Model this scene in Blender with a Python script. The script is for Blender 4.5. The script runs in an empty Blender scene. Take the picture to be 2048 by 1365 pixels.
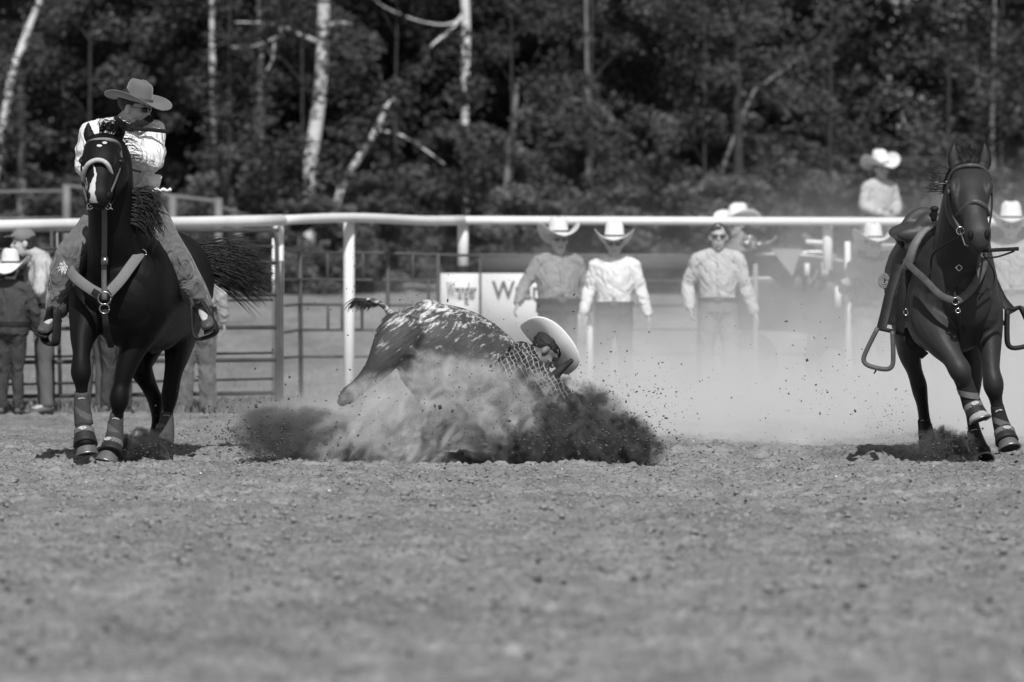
import bpy, math, random
import numpy as np
from mathutils import Vector, Matrix, Euler
random.seed(7); RS = np.random.RandomState(11)
scene = bpy.context.scene
C = bpy.context.collection
R = math.radians

# ---------------------------------------------------------------- camera, light
FPX = 10016.0; HZ = 565.0; EYE = 1.15            # focal length in photo pixels, horizon row, eye height (m)
cd = bpy.data.cameras.new('camera'); cam = bpy.data.objects.new('camera', cd); C.objects.link(cam)
cd.sensor_width = 36; cd.lens = FPX / 2048 * 36
cam.location = (0, 0, EYE); cam.rotation_euler = (R(90), 0, 0)
cd.shift_y = (HZ - 682.5) / 2048
cd.clip_start = 0.5; cd.clip_end = 3000
cd.dof.use_dof = True; cd.dof.focus_distance = 31.7; cd.dof.aperture_fstop = 3.0; cd.dof.aperture_blades = 0
scene.camera = cam
EL, AZ = R(47), R(174)                           # high sun, from the camera's side
w = bpy.data.worlds.new('World'); scene.world = w; w.use_nodes = True
nt = w.node_tree
bg = nt.nodes['Background']; sky = nt.nodes.new('ShaderNodeTexSky'); sky.sky_type = 'NISHITA'
sky.sun_disc = False; sky.sun_elevation = EL; sky.sun_rotation = AZ
bw = nt.nodes.new('ShaderNodeRGBToBW')           # black-and-white photograph: the sky light is grey
nt.links.new(sky.outputs[0], bw.inputs[0]); nt.links.new(bw.outputs[0], bg.inputs[0])
bg.inputs[1].default_value = 0.085
sd = bpy.data.lights.new('sun', 'SUN'); sun = bpy.data.objects.new('sun', sd); C.objects.link(sun)
sd.energy = 4.1; sd.angle = R(0.5); sd.color = (1, 1, 1)
sdir = Vector((math.sin(AZ) * math.cos(EL), math.cos(AZ) * math.cos(EL), math.sin(EL)))
sun.rotation_euler = sdir.to_track_quat('Z', 'Y').to_euler(); sun.location = (0, 20, 30)
vs = scene.view_settings
vs.view_transform = 'Standard'; vs.look = 'None'; vs.exposure = 0.0; vs.gamma = 1; vs.use_curve_mapping = False
cy = scene.cycles
cy.use_denoising = True; cy.max_bounces = 6; cy.diffuse_bounces = 2; cy.glossy_bounces = 2
cy.transparent_max_bounces = 8; cy.volume_bounces = 3; cy.volume_step_rate = 1.0; cy.volume_max_steps = 512
cy.use_adaptive_sampling = False

# ---------------------------------------------------------------- helpers
def P(px, py, Y):
    "the point that stands at depth Y where the photograph shows pixel (px, py)"
    return Vector(((px - 1024) * Y / FPX, Y, EYE - (py - HZ) * Y / FPX))
def root_loc(o):
    while o.parent: o = o.parent
    return o.location
def thing(name, label, cat, loc, group=None):
    o = bpy.data.objects.new(name, None); C.objects.link(o); o.location = loc
    o.empty_display_size = .2
    o['label'] = label; o['category'] = cat
    if group: o['group'] = group
    return o
def tag(o, label=None, cat=None, group=None, kind=None):
    if label: o['label'] = label
    if cat: o['category'] = cat
    if group: o['group'] = group
    if kind: o['kind'] = kind
    return o
def mk(name, verts, faces, m, parent=None, smooth=True, loc=None):
    me = bpy.data.meshes.new(name)
    V = np.asarray(verts, dtype=np.float64).reshape(-1, 3)
    o0 = np.array(root_loc(parent)) if parent else (np.array(loc) if loc is not None else np.zeros(3))
    V = V - o0
    if isinstance(faces, np.ndarray):
        n, k = faces.shape
        me.vertices.add(len(V)); me.vertices.foreach_set('co', V.ravel())
        me.loops.add(n * k); me.loops.foreach_set('vertex_index', faces.ravel().astype(np.int32))
        me.polygons.add(n); me.polygons.foreach_set('loop_start', np.arange(0, n * k, k, dtype=np.int32))
        me.update(calc_edges=True)
    else:
        me.from_pydata([tuple(v) for v in V], [], faces); me.update()
    if smooth and len(me.polygons): me.polygons.foreach_set('use_smooth', [True] * len(me.polygons))
    if m: me.materials.append(m)
    o = bpy.data.objects.new(name, me); C.objects.link(o)
    if parent: o.parent = parent
    elif loc is not None: o.location = loc
    return o
class G:
    "collects shells"
    def __init__(s): s.v = []; s.f = []
    def add(s, v, f):
        b = len(s.v); s.v += [tuple(x) for x in v]; s.f += [tuple(i + b for i in q) for q in f]; return s
    def loft(s, pts, ra, rb=None, fwd=(0, 1, 0), n=14, sub=4, cap=.6, power=2.0):
        "tube through pts with elliptical sections: ra across, rb towards fwd"
        pts = [Vector(p) for p in pts]; rb = rb or ra
        if not hasattr(ra, '__len__'): ra = [ra] * len(pts)
        if not hasattr(rb, '__len__'): rb = [rb] * len(pts)
        K = len(pts); Q = []; 
        def cr(a, b, c, d, t): return .5 * ((2 * b) + (c - a) * t + (2 * a - 5 * b + 4 * c - d) * t * t + (3 * b - a - 3 * c + d) * t ** 3)
        for i in range(K - 1):
            g = lambda L, j: L[max(0, min(K - 1, j))]
            for k in range(sub):
                t = k / sub
                Q.append((cr(g(pts, i - 1), g(pts, i), g(pts, i + 1), g(pts, i + 2), t),
                          max(1e-4, cr(g(ra, i - 1), g(ra, i), g(ra, i + 1), g(ra, i + 2), t)), max(1e-4, cr(g(rb, i - 1), g(rb, i), g(rb, i + 1), g(rb, i + 2), t))))
        Q.append((pts[-1], ra[-1], rb[-1]))
        # rounded ends
        def tan(i):
            a = Q[max(0, i - 1)][0]; b = Q[min(len(Q) - 1, i + 1)][0]; d = b - a
            return d.normalized() if d.length > 1e-9 else Vector((0, 0, 1))
        T = [tan(i) for i in range(len(Q))]
        rings = []
        if cap:
            for a in (80, 60, 35): rings.append((Q[0][0] - T[0] * min(Q[0][1], Q[0][2]) * cap * math.sin(R(a)), Q[0][1] * math.cos(R(a)), Q[0][2] * math.cos(R(a)), T[0]))
        for q, t in zip(Q, T): rings.append((q[0], q[1], q[2], t))
        if cap:
            for a in (35, 60, 80): rings.append((Q[-1][0] + T[-1] * min(Q[-1][1], Q[-1][2]) * cap * math.sin(R(a)), Q[-1][1] * math.cos(R(a)), Q[-1][2] * math.cos(R(a)), T[-1]))
        F0 = Vector(fwd).normalized(); v = []; f = []
        for c, a, b, t in rings:
            sx = t.cross(F0)
            if sx.length < .05: sx = t.cross(Vector((0.3, 0.1, 1)))
            sx.normalize(); sy = sx.cross(t)
            for k in range(n):
                an = 2 * math.pi * k / n; cc, ss = math.cos(an), math.sin(an)
                if power != 2.0:
                    cc = math.copysign(abs(cc) ** (2 / power), cc); ss = math.copysign(abs(ss) ** (2 / power), ss)
                v.append(c + sx * a * cc + sy * b * ss)
        m = len(rings)
        for i in range(m - 1):
            for k in range(n):
                k2 = (k + 1) % n
                f.append((i * n + k, i * n + k2, (i + 1) * n + k2, (i + 1) * n + k))
        f.append(tuple(range(n))[::-1]); f.append(tuple((m - 1) * n + k for k in range(n)))
        return s.add(v, f)
    def ell(s, c, rx, ry, rz, fr=None, nu=14, nv=9):
        c = Vector(c); X, Yv, Z = fr or (Vector((1, 0, 0)), Vector((0, 1, 0)), Vector((0, 0, 1)))
        v = []; f = []
        for i in range(nv + 1):
            th = math.pi * (i + .02) / (nv + .04)
            for k in range(nu):
                ph = 2 * math.pi * k / nu
                v.append(c + X * rx * math.sin(th) * math.cos(ph) + Yv * ry * math.sin(th) * math.sin(ph) + Z * rz * math.cos(th))
        for i in range(nv):
            for k in range(nu):
                k2 = (k + 1) % nu
                f.append((i * nu + k, (i + 1) * nu + k, (i + 1) * nu + k2, i * nu + k2))
        f.append(tuple(range(nu))); f.append(tuple(nv * nu + k for k in range(nu))[::-1])
        return s.add(v, f)
    def box(s, c, hx, hy, hz, fr=None, taper=1.0):
        c = Vector(c); X, Yv, Z = fr or (Vector((1, 0, 0)), Vector((0, 1, 0)), Vector((0, 0, 1)))
        v = []
        for z in (-1, 1):
            k = 1 if z < 0 else taper
            for x, y in ((-1, -1), (1, -1), (1, 1), (-1, 1)): v.append(c + X * hx * x * k + Yv * hy * y * k + Z * hz * z)
        return s.add(v, [(3, 2, 1, 0), (4, 5, 6, 7), (0, 1, 5, 4), (1, 2, 6, 5), (2, 3, 7, 6), (3, 0, 4, 7)])
    def tube(s, pts, r, n=8, sub=1): return s.loft(pts, r, n=n, sub=sub, cap=0)
    def strap(s, pts, wd, th=.004, nrm=(0, -1, 0), sub=5):
        "flat band: wd half-width, th half-thickness, flat side towards nrm"
        return s.loft(pts, wd, th, fwd=nrm, n=8, sub=sub, cap=.2, power=5)
    def ring(s, c, r, t, fr=None, n=20, m=6, sx=1.0, arc=(0, 360)):
        X, Yv, Z = fr or (Vector((1, 0, 0)), Vector((0, 1, 0)), Vector((0, 0, 1)))
        c = Vector(c); a0, a1 = R(arc[0]), R(arc[1]); full = abs(arc[1] - arc[0]) >= 359
        pts = [c + X * r * sx * math.cos(a0 + (a1 - a0) * k / n) + Z * r * math.sin(a0 + (a1 - a0) * k / n) for k in range(n + 1)]
        return s.loft(pts, t, fwd=Yv, n=m, sub=1, cap=0)
    def build(s, name, m, parent=None, smooth=True, loc=None): return mk(name, s.v, s.f, m, parent, smooth, loc)
def organic(name, g, m, parent, voxel=.01, smooth=3, dec=None, noise=0, nscale=12, factor=.5):
    "fuse the shells into one continuous surface"
    o = g.build(name, m, parent)
    md = o.modifiers.new('r', 'REMESH'); md.mode = 'VOXEL'; md.voxel_size = voxel; md.use_smooth_shade = True
    if smooth: sm = o.modifiers.new('s', 'SMOOTH'); sm.iterations = smooth; sm.factor = factor
    if dec: d = o.modifiers.new('d', 'DECIMATE'); d.ratio = dec
    dg = bpy.context.evaluated_depsgraph_get(); dg.update()
    me = bpy.data.meshes.new_from_object(o.evaluated_get(dg)); old = o.data
    o.modifiers.clear(); o.data = me; bpy.data.meshes.remove(old); me.name = name
    if noise:
        n = len(me.vertices); co = np.empty(n * 3); me.vertices.foreach_get('co', co); co = co.reshape(-1, 3)
        nr = np.empty(n * 3); me.vertices.foreach_get('normal', nr); nr = nr.reshape(-1, 3)
        q = co * nscale
        d = (np.sin(q[:, 0] * 1.7 + q[:, 2] * 1.1 + 2 * np.sin(q[:, 2] * .9 + q[:, 1])) * .5 + np.sin(q[:, 2] * 2.6 - q[:, 0] * 1.3 + 1.5 * np.sin(q[:, 0] * 1.4)) * .5
             + .5 * np.sin(q[:, 2] * 4.1 + q[:, 0] * 3.7 + 2 * np.sin(q[:, 0] * 2.2)))
        co = co + nr * (d * noise)[:, None]; me.vertices.foreach_set('co', co.ravel())
    me.polygons.foreach_set('use_smooth', [True] * len(me.polygons)); me.update()
    if not me.materials: me.materials.append(m)
    return o

# ---------------------------------------------------------------- node helper / materials
class N:
    def __init__(s, m): s.t = m.node_tree; s.n = s.t.nodes; s.l = s.t.links
    def _in(s, sock, v):
        if v is None: return
        if isinstance(v, (int, float)):
            try: sock.default_value = v
            except TypeError: sock.default_value = (v, v, v)
        elif isinstance(v, tuple): sock.default_value = v
        else: s.l.new(v, sock)
    def m(s, op, a, b=None, c=None, clamp=False):
        x = s.n.new('ShaderNodeMath'); x.operation = op; x.use_clamp = clamp
        for i, v in enumerate((a, b, c)): s._in(x.inputs[i], v)
        return x.outputs[0]
    def noise(s, vec, scale, detail=3, rough=.55, dist=0):
        x = s.n.new('ShaderNodeTexNoise'); s._in(x.inputs['Vector'], vec); x.inputs['Scale'].default_value = scale
        x.inputs['Detail'].default_value = detail; x.inputs['Roughness'].default_value = rough; x.inputs['Distortion'].default_value = dist
        return x.outputs['Fac']
    def map(s, vec, scale=(1, 1, 1), rot=(0, 0, 0), loc=(0, 0, 0)):
        x = s.n.new('ShaderNodeMapping'); s._in(x.inputs[0], vec); x.inputs['Scale'].default_value = scale; x.inputs['Rotation'].default_value = rot; x.inputs['Location'].default_value = loc
        return x.outputs[0]
    def mr(s, v, a, b, c, d, smooth=False):
        x = s.n.new('ShaderNodeMapRange'); s._in(x.inputs[0], v)
        if smooth: x.interpolation_type = 'SMOOTHSTEP'
        for i, q in enumerate((a, b, c, d)): s._in(x.inputs[i + 1], q)
        return x.outputs[0]
    def obj(s): return s.n.new('ShaderNodeTexCoord').outputs['Object']
    def sep(s, v):
        x = s.n.new('ShaderNodeSeparateXYZ'); s._in(x.inputs[0], v); return x.outputs
    def bump(s, h, strength=.5, dist=.01):
        x = s.n.new('ShaderNodeBump'); x.inputs['Strength'].default_value = strength; x.inputs['Distance'].default_value = dist; s._in(x.inputs['Height'], h)
        return x.outputs[0]
MC = {}
def mat(name, v, v2=None, scale=6, rough=.7, spec=.3, bump=0, bscale=40, bdist=.01, metal=0, sheen=0, coat=0, stretch=(1, 1, 1), extra=None):
    if name in MC: return MC[name]
    m = bpy.data.materials.new(name); m.use_nodes = True; k = N(m); b = m.node_tree.nodes['Principled BSDF']
    b.inputs['Roughness'].default_value = rough; b.inputs['Specular IOR Level'].default_value = spec; b.inputs['Metallic'].default_value = metal
    b.inputs['Sheen Weight'].default_value = sheen; b.inputs['Coat Weight'].default_value = coat
    vec = k.map(k.obj(), stretch)
    if v2 is None: v2 = v * .75
    col = k.mr(k.noise(vec, scale, 5, .6), .3, .7, v2, v)
    if extra: col = extra(k, col)
    k._in(b.inputs['Base Color'], col)
    if bump and any(q in name for q in ('shirt', 'denim', 'trousers')):           # soft folds and a little weave
        fo = k.noise(k.map(k.obj(), (1, 1, .55), (0, R(20), 0)), 6.5, 2, .45, 2.6)
        k._in(b.inputs['Normal'], k.bump(k.m('ADD', fo, k.m('MULTIPLY', k.noise(vec, 60, 3), .06)), 1.0, .045))
    elif bump: k._in(b.inputs['Normal'], k.bump(k.noise(vec, bscale, 4, .6), bump, bdist))
    MC[name] = m; return m
def stripes(freq, dark, axis=0, duty=.5, soft=.15):
    def fn(k, col):
        c = k.sep(k.obj())[axis]; wv = k.m('SINE', k.m('MULTIPLY', c, freq * 2 * math.pi))
        return k.m('MULTIPLY', col, k.mr(wv, duty - soft, duty + soft, 1, dark))
    return fn
def plaid(freq, dark, angle=0, both=True, light=None):
    def fn(k, col):
        v = k.sep(k.map(k.obj(), rot=(0, angle, 0)))
        a = k.mr(k.m('SINE', k.m('MULTIPLY', v[0], freq * 2 * math.pi)), -.3, .3, 1, dark)
        b = k.mr(k.m('SINE', k.m('MULTIPLY', v[2], freq * 2 * math.pi)), -.3, .3, 1, dark)
        return k.m('MULTIPLY', k.m('MULTIPLY', col, a), b)
    return fn
skin = mat('skin', .48, .38, 20, rough=.5)
skin_pale = mat('pale_skin', .40, .32, 20, rough=.5)
denim = mat('denim', .16, .09, 14, rough=.9, sheen=.2, bump=.6, bscale=14, bdist=.02)
denim_dark = mat('dark_denim', .06, .035, 14, rough=.9, bump=.6, bscale=14, bdist=.02)
denim_light = mat('faded_denim', .20, .13, 10, rough=.9, bump=.7, bscale=14, bdist=.02)
leather = mat('dark_leather', .022, .012, 20, rough=.6, spec=.25, bump=.2, bscale=80)
leather_mid = mat('brown_leather', .10, .06, 20, rough=.5, spec=.4, bump=.3, bscale=80)
leather_pale = mat('tan_leather', .24, .16, 30, rough=.6, bump=.4, bscale=120)
webbing = mat('woven_webbing', .22, .14, 160, rough=.9, bump=.6, bscale=250, bdist=.003)
steel = mat('polished_steel', .7, .6, 20, rough=.2, metal=1)
black = mat('black_cloth', .012, .008, 20, rough=.85, bump=.4, bscale=30)
black_gloss = mat('dark_lens', .01, .01, 5, rough=.08, spec=.6)
white_felt = mat('white_felt', .82, .74, 5, rough=.85, sheen=.3)
straw_hat = mat('pale_straw', .78, .66, 60, rough=.8, bump=.3, bscale=200, bdist=.003)
brown_felt = mat('brown_felt', .13, .10, 6, rough=.85, sheen=.4)
shirt_white = mat('white_shirt', .84, .78, 4, rough=.85, bump=1.0, bscale=6, bdist=.06)
hoof_m = mat('hoof_horn', .15, .08, 18, rough=.55, bump=.3, bscale=60, stretch=(1, 1, .2))
boot_rubber = mat('leg_boot_neoprene', .075, .055, 30, rough=.8, bump=.3, bscale=200, bdist=.003)
boot_strap = mat('leg_boot_strap', .16, .12, 30, rough=.8)
badge = mat('badge_print', .7, .05, 130, rough=.6)
bone = mat('horn', .05, .02, 14, rough=.5, stretch=(1, 1, 1))
# ---------------------------------------------------------------- ground
def vnoise(x, y, seed):
    n = 512; tab = np.random.RandomState(seed).rand(n, n)
    xi = np.floor(x).astype(int); yi = np.floor(y).astype(int); fx = x - xi; fy = y - yi
    fx = fx * fx * (3 - 2 * fx); fy = fy * fy * (3 - 2 * fy)
    a = tab[xi % n, yi % n]; b = tab[(xi + 1) % n, yi % n]; c = tab[xi % n, (yi + 1) % n]; d = tab[(xi + 1) % n, (yi + 1) % n]
    return a + (b - a) * fx + (c - a) * fy + (a - b - c + d) * fx * fy
def sstep(v, a, b):
    t = np.clip((v - a) / (b - a), 0, 1); return t * t * (3 - 2 * t)
def terrain(x, y):
    "long smooth shape: flat arena, pasture that rises behind"
    z = 1.62 * sstep(y, 56, 104) + .9 * sstep(y, 104, 180)
    return z
def ground_z(x, y):
    z = terrain(x, y)
    A = 1 - sstep(y, 43.5, 46)                         # tilled dirt fades into grass
    base = (vnoise(x * .9, y * .5, 1) - .5) * .05 + (vnoise(x * 2.3 + 7, y * 1.4, 2) - .5) * .035
    # ridge thrown up across the front of the wrestling spot
    ridge = .06 * np.exp(-((y - 32.6 - .35 * np.sin(x * 1.3)) / .35) ** 2) * (.35 + .65 * sstep(x, -.9, 1.2) * (1 - sstep(x, 1.9, 3.2)))
    ridge += .045 * np.exp(-((x - 1.28) / .32) ** 2 - ((y - 32.7) / .3) ** 2) + .035 * np.exp(-((x - .2) / .5) ** 2 - ((y - 31.0) / .25) ** 2)
    f1 = vnoise(x * 9, y * 9, 3); f2 = vnoise(x * 21, y * 21, 4); f3 = vnoise(x * 47, y * 40, 5)
    rough = (f1 - .5) * .022 + np.maximum(f2 - .52, 0) * .060 + np.maximum(f3 - .45, 0) * .022 - np.maximum(.32 - f2, 0) * .05
    return z + A * (base + ridge + rough) - .0
def grid(ys, us, fz):
    Y, U = np.meshgrid(ys, us, indexing='ij')
    X = U * (Y * .5 + 12) if False else U * Y
    Z = fz(X, Y)
    V = np.stack([X, Y, Z], -1).reshape(-1, 3)
    nr, nc = len(ys), len(us); i = np.arange(nr - 1)[:, None] * nc + np.arange(nc - 1)[None, :]
    Fa = np.stack([i, i + 1, i + 1 + nc, i + nc], -1).reshape(-1, 4)
    return V, Fa
ys = np.concatenate([np.linspace(6, 14, 20, endpoint=False), np.linspace(14, 27, 280, endpoint=False), np.linspace(27, 34.6, 400, endpoint=False), np.linspace(34.6, 48, 150)])
us = np.concatenate([np.linspace(-.6, -.13, 24, endpoint=False), np.linspace(-.13, .13, 600, endpoint=False), np.linspace(.13, .6, 25)])
def dirt_extra(k, col):
    o = k.obj()
    big = k.mr(k.noise(o, .5, 3), .3, .7, .85, 1.1)
    pat = k.mr(k.noise(k.map(o, (1, .35, 1)), 5.5, 4, .65), .35, .68, .76, 1.12)
    sp = k.mr(k.noise(o, 38, 3, .6), .55, .66, 1, .42)
    pale = k.mr(k.noise(o, 33, 2), .70, .74, 0, .25)
    return k.m('ADD', k.m('MULTIPLY', k.m('MULTIPLY', k.m('MULTIPLY', col, big), sp), pat), pale)
dirt = mat('arena_dirt', .33, .20, 3, rough=.95, spec=.1, bump=.9, bscale=55, bdist=.012, extra=dirt_extra)
V, Fa = grid(ys, us, ground_z)
arena = tag(mk('arena_ground', V, Fa, dirt), kind='structure')
def grass_extra(k, col):
    o = k.obj()
    return k.m('MULTIPLY', k.m('MULTIPLY', col, k.mr(k.noise(k.map(o, (.6, .15, 1)), 1.1, 4), .35, .65, .72, 1.12)), k.mr(k.noise(k.map(o, (1, .25, 1)), 9, 3), .35, .65, .8, 1.1))
pasture_m = mat('pasture_grass', .33, .24, 2, rough=.95, spec=.1, bump=.8, bscale=14, bdist=.08, extra=grass_extra)
ys2 = np.concatenate([[-200, -40, 0], np.linspace(12, 44, 10), np.linspace(45.2, 120, 120), np.linspace(125, 400, 20), [700, 1500]])
xs2 = np.concatenate([[-900, -300, -120], np.linspace(-60, 60, 61), [120, 300, 900]])
Yg, Xg = np.meshgrid(ys2, xs2, indexing='ij')
Zg = terrain(Xg, Yg) + np.where(Yg < 44.5, -.25, -.012) + np.where(Yg > 46, (vnoise(Xg * .35, Yg * .2, 9) - .5) * .12, 0)
nr, nc = Yg.shape; i = np.arange(nr - 1)[:, None] * nc + np.arange(nc - 1)[None, :]
tag(mk('pasture_ground', np.stack([Xg, Yg, Zg], -1).reshape(-1, 3), np.stack([i, i + 1, i + 1 + nc, i + nc], -1).reshape(-1, 4), pasture_m), kind='structure')
# arena sheet wide part outside the dense fan
def pebbles(name, pts, sizes, m, jitter=.35, loc=None, sq=(.9, .9, .65)):
    "many small irregular clods as one mesh"
    base = np.array([(1, 0, 0), (0, 1, 0), (-1, 0, 0), (0, -1, 0), (0, 0, 1), (0, 0, -1)], float)
    tri = np.array([(0, 1, 4), (1, 2, 4), (2, 3, 4), (3, 0, 4), (1, 0, 5), (2, 1, 5), (3, 2, 5), (0, 3, 5)])
    # one subdivision for a rounder lump
    bb = np.concatenate([base, np.array([(1, 1, 0), (-1, 1, 0), (-1, -1, 0), (1, -1, 0), (1, 0, 1), (0, 1, 1), (-1, 0, 1), (0, -1, 1), (1, 0, -1), (0, 1, -1), (-1, 0, -1), (0, -1, -1)], float) * .66])
    t2 = [(0, 6, 10), (6, 1, 11), (10, 11, 4), (6, 11, 10), (1, 7, 11), (7, 2, 12), (11, 12, 4), (7, 12, 11), (2, 8, 12), (8, 3, 13), (12, 13, 4), (8, 13, 12), (3, 9, 13), (9, 0, 10), (13, 10, 4), (9, 10, 13),
          (6, 0, 14), (1, 6, 15), (15, 14, 5), (6, 14, 15), (7, 1, 15), (2, 7, 16), (16, 15, 5), (7, 15, 16), (8, 2, 16), (3, 8, 17), (17, 16, 5), (8, 16, 17), (9, 3, 17), (0, 9, 14), (14, 17, 5), (9, 17, 14)]
    t2 = np.array(t2); n = len(pts)
    a = RS.rand(n) * 6.283; ca, sa = np.cos(a), np.sin(a)
    v = bb[None] * (1 + (RS.rand(n, len(bb), 1) - .5) * 2 * jitter) * (np.array(sq) * (1 + (RS.rand(n, 3) - .5) * .5))[:, None] * np.asarray(sizes)[:, None, None]
    x = v[..., 0] * ca[:, None] - v[..., 1] * sa[:, None]; y = v[..., 0] * sa[:, None] + v[..., 1] * ca[:, None]
    v = np.stack([x, y, v[..., 2]], -1) + np.asarray(pts)[:, None]
    f = t2[None] + (np.arange(n) * len(bb))[:, None, None]
    return mk(name, v.reshape(-1, 3), f.reshape(-1, 3), m, smooth=False, loc=loc)
def scatter(n, y0, y1, smin, smax, pw, name, m):
    y = y0 + RS.rand(n) * (y1 - y0); x = (RS.rand(n) - .5) * .25 * y
    s = smin + (smax - smin) * RS.rand(n) ** pw
    z = ground_z(x, y) + s * .25
    return tag(pebbles(name, np.stack([x, y, z], -1), s, m), kind='stuff')
clod_m = mat('dirt_clod', .30, .20, 40, rough=.95, spec=.1, bump=.5, bscale=120)
clod_dark = mat('dark_dirt_clod', .11, .06, 40, rough=.95, spec=.1, bump=.5, bscale=120)  # same clods in a darker tone
stone_pale = mat('pale_stone', .62, .5, 30, rough=.8)
scatter(11000, 27, 37, .004, .018, 3, 'dirt_clods', clod_m)
scatter(3500, 28.5, 36, .003, .013, 3, 'dark_dirt_clods', clod_dark)
scatter(5000, 15, 27, .006, .026, 3, 'dirt_clods', clod_m)
scatter(350, 15, 30, .006, .02, 2, 'dark_dirt_clods', clod_dark)
scatter(520, 17, 36, .006, .018, 3, 'dark_dirt_clods', clod_dark)
scatter(160, 26, 36, .005, .013, 2, 'pale_pebbles', stone_pale)
st = P(853, 958, 30.2); st.z = float(ground_z(np.array([st.x]), np.array([st.y]))[0]) + .012
tag(pebbles('stone', [tuple(st - st)], [.026], stone_pale, loc=st), 'small pale stone lying alone on the dirt below the dust plume', 'stone')
# grass at the arena edge under the gates
def blades(name, n, x0, x1, y0, y1, h, m):
    x = x0 + RS.rand(n) * (x1 - x0); y = y0 + RS.rand(n) * (y1 - y0)
    cl = vnoise(x * 3 + 40, y * 3, 21); keep = cl > .38; x, y = x[keep], y[keep]; n = len(x)
    z = np.maximum(ground_z(x, y), terrain(x, y) - .012); H = h * (.4 + RS.rand(n)); a = RS.rand(n) * 6.28; wv = .005
    ln = (RS.rand(n, 2) - .5) * H[:, None] * .8
    p = np.stack([x, y, z], -1); d = np.stack([np.cos(a), np.sin(a), 0 * a], -1) * wv
    mid = p + np.stack([ln[:, 0] * .3, ln[:, 1] * .3, H * .6], -1); tip = p + np.stack([ln[:, 0], ln[:, 1], H], -1)
    v = np.stack([p - d, p + d, mid + d * .7, mid - d * .7, tip], 1).reshape(-1, 3); b = (np.arange(n) * 5)[:, None]
    f = np.concatenate([np.concatenate([b, b + 1, b + 2], 1), np.concatenate([b, b + 2, b + 3], 1), np.concatenate([b + 3, b + 2, b + 4], 1)])
    return tag(mk(name, v, f, m, smooth=False), kind='stuff')
grass_m = mat('grass_blade', .26, .14, 3, rough=.8)
blades('grass', 16000, -6, -1.6, 43.3, 47, .085, grass_m)
blades('grass', 9000, -7, 7, 47, 62, .06, grass_m)

# ---------------------------------------------------------------- wood behind
def leaf_cloud(n, clumps, size, seed):
    rs = np.random.RandomState(seed); ci = rs.choice(len(clumps), n, p=np.array([c[3] ** 2 for c in clumps]) / sum(c[3] ** 2 for c in clumps))
    cl = np.array(clumps)[ci]; d = rs.normal(size=(n, 3)); d /= np.linalg.norm(d, axis=1)[:, None]
    rr = rs.rand(n) ** .45
    p = cl[:, :3] + d * (rr * cl[:, 3])[:, None] * np.array([1, 1, .75])
    # two tangent vectors for each leaf
    a = rs.normal(size=(n, 3)); a[:, 2] *= .6; a /= np.linalg.norm(a, axis=1)[:, None]; b = np.cross(a, rs.normal(size=(n, 3))); b /= np.linalg.norm(b, axis=1)[:, None]
    s = size * (.6 + .8 * rs.rand(n))[:, None]; nn = np.cross(a, b)
    v = np.stack([p - a * s, p + b * s * .55 + nn * s * .15, p + a * s, p - b * s * .55 + nn * s * .15], 1).reshape(-1, 3)
    f = np.arange(n * 4).reshape(-1, 4)
    return v, f
def crown_mesh(name, rx, h, n, nclump, size, seed, m):
    rs = np.random.RandomState(seed); cl = []
    for i in range(nclump):
        t = rs.rand(); prof = math.sin(math.pi * (t * .86 + .10)) ** .6
        a = rs.rand() * 6.28; r = rx * prof * rs.rand() ** .5
        cl.append((r * math.cos(a), r * math.sin(a), t * h, rx * (.13 + .22 * rs.rand())))
    v, f = leaf_cloud(n, cl, size, seed + 50)
    o = mk(name, v, f, m, smooth=False); me = o.data; bpy.data.objects.remove(o); return me
def leaf_mat(name, v):
    m = bpy.data.materials.new(name); m.use_nodes = True; k = N(m); t = m.node_tree; b = t.nodes['Principled BSDF']
    col = k.mr(k.noise(k.obj(), .9, 4, .6), .3, .7, v * .55, v * 1.25); rnd = k.n.new('ShaderNodeObjectInfo').outputs['Random']
    col = k.m('MULTIPLY', col, k.mr(rnd, 0, 1, .75, 1.3)); k._in(b.inputs['Base Color'], col); b.inputs['Roughness'].default_value = .7; b.inputs['Specular IOR Level'].default_value = .2
    tr = k.n.new('ShaderNodeBsdfTranslucent'); k._in(tr.inputs[0], col); mx = k.n.new('ShaderNodeMixShader'); mx.inputs[0].default_value = .35
    t.links.new(b.outputs[0], mx.inputs[1]); t.links.new(tr.outputs[0], mx.inputs[2]); t.links.new(mx.outputs[0], t.nodes['Material Output'].inputs[0])
    return m
leafm = leaf_mat('leaves', .10); shrubm = leaf_mat('shrub_leaves', .20)
crowns = [crown_mesh('crown', 2.6, 11, 27000, 95, .066, s, leafm) for s in (1, 2, 3, 4)]
shrubs = [crown_mesh('shrub_foliage', 1.0, 1.9, 9000, 34, .042, s, shrubm) for s in (11, 12, 13)]
def bark_extra(k, col):
    o = k.obj(); dk = k.mr(k.noise(k.map(o, (1, 1, 3.2)), 2.6, 3, .7), .60, .66, 1, .07); ln = k.mr(k.noise(k.map(o, (.6, .6, 9)), 3.0, 2), .60, .68, 1, .35)
    return k.m('MULTIPLY', k.m('MULTIPLY', col, dk), ln)
birch_bark = mat('birch_bark', .80, .55, 2.2, rough=.8, bump=.4, bscale=14, bdist=.02, extra=bark_extra)
dark_bark = mat('dark_bark', .07, .035, 5, rough=.95, bump=.8, bscale=12, bdist=.04)
grey_bark = mat('grey_bark', .26, .12, 3, rough=.9, bump=.8, bscale=12, bdist=.03)
def put(me, name, parent, loc, rz, s):
    o = bpy.data.objects.new(name, me); C.objects.link(o); o.parent = parent; o.location = loc; o.rotation_euler = (0, 0, rz); o.scale = s; return o
def tz(x, y): return float(terrain(np.array([x]), np.array([y]))[0])
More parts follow.
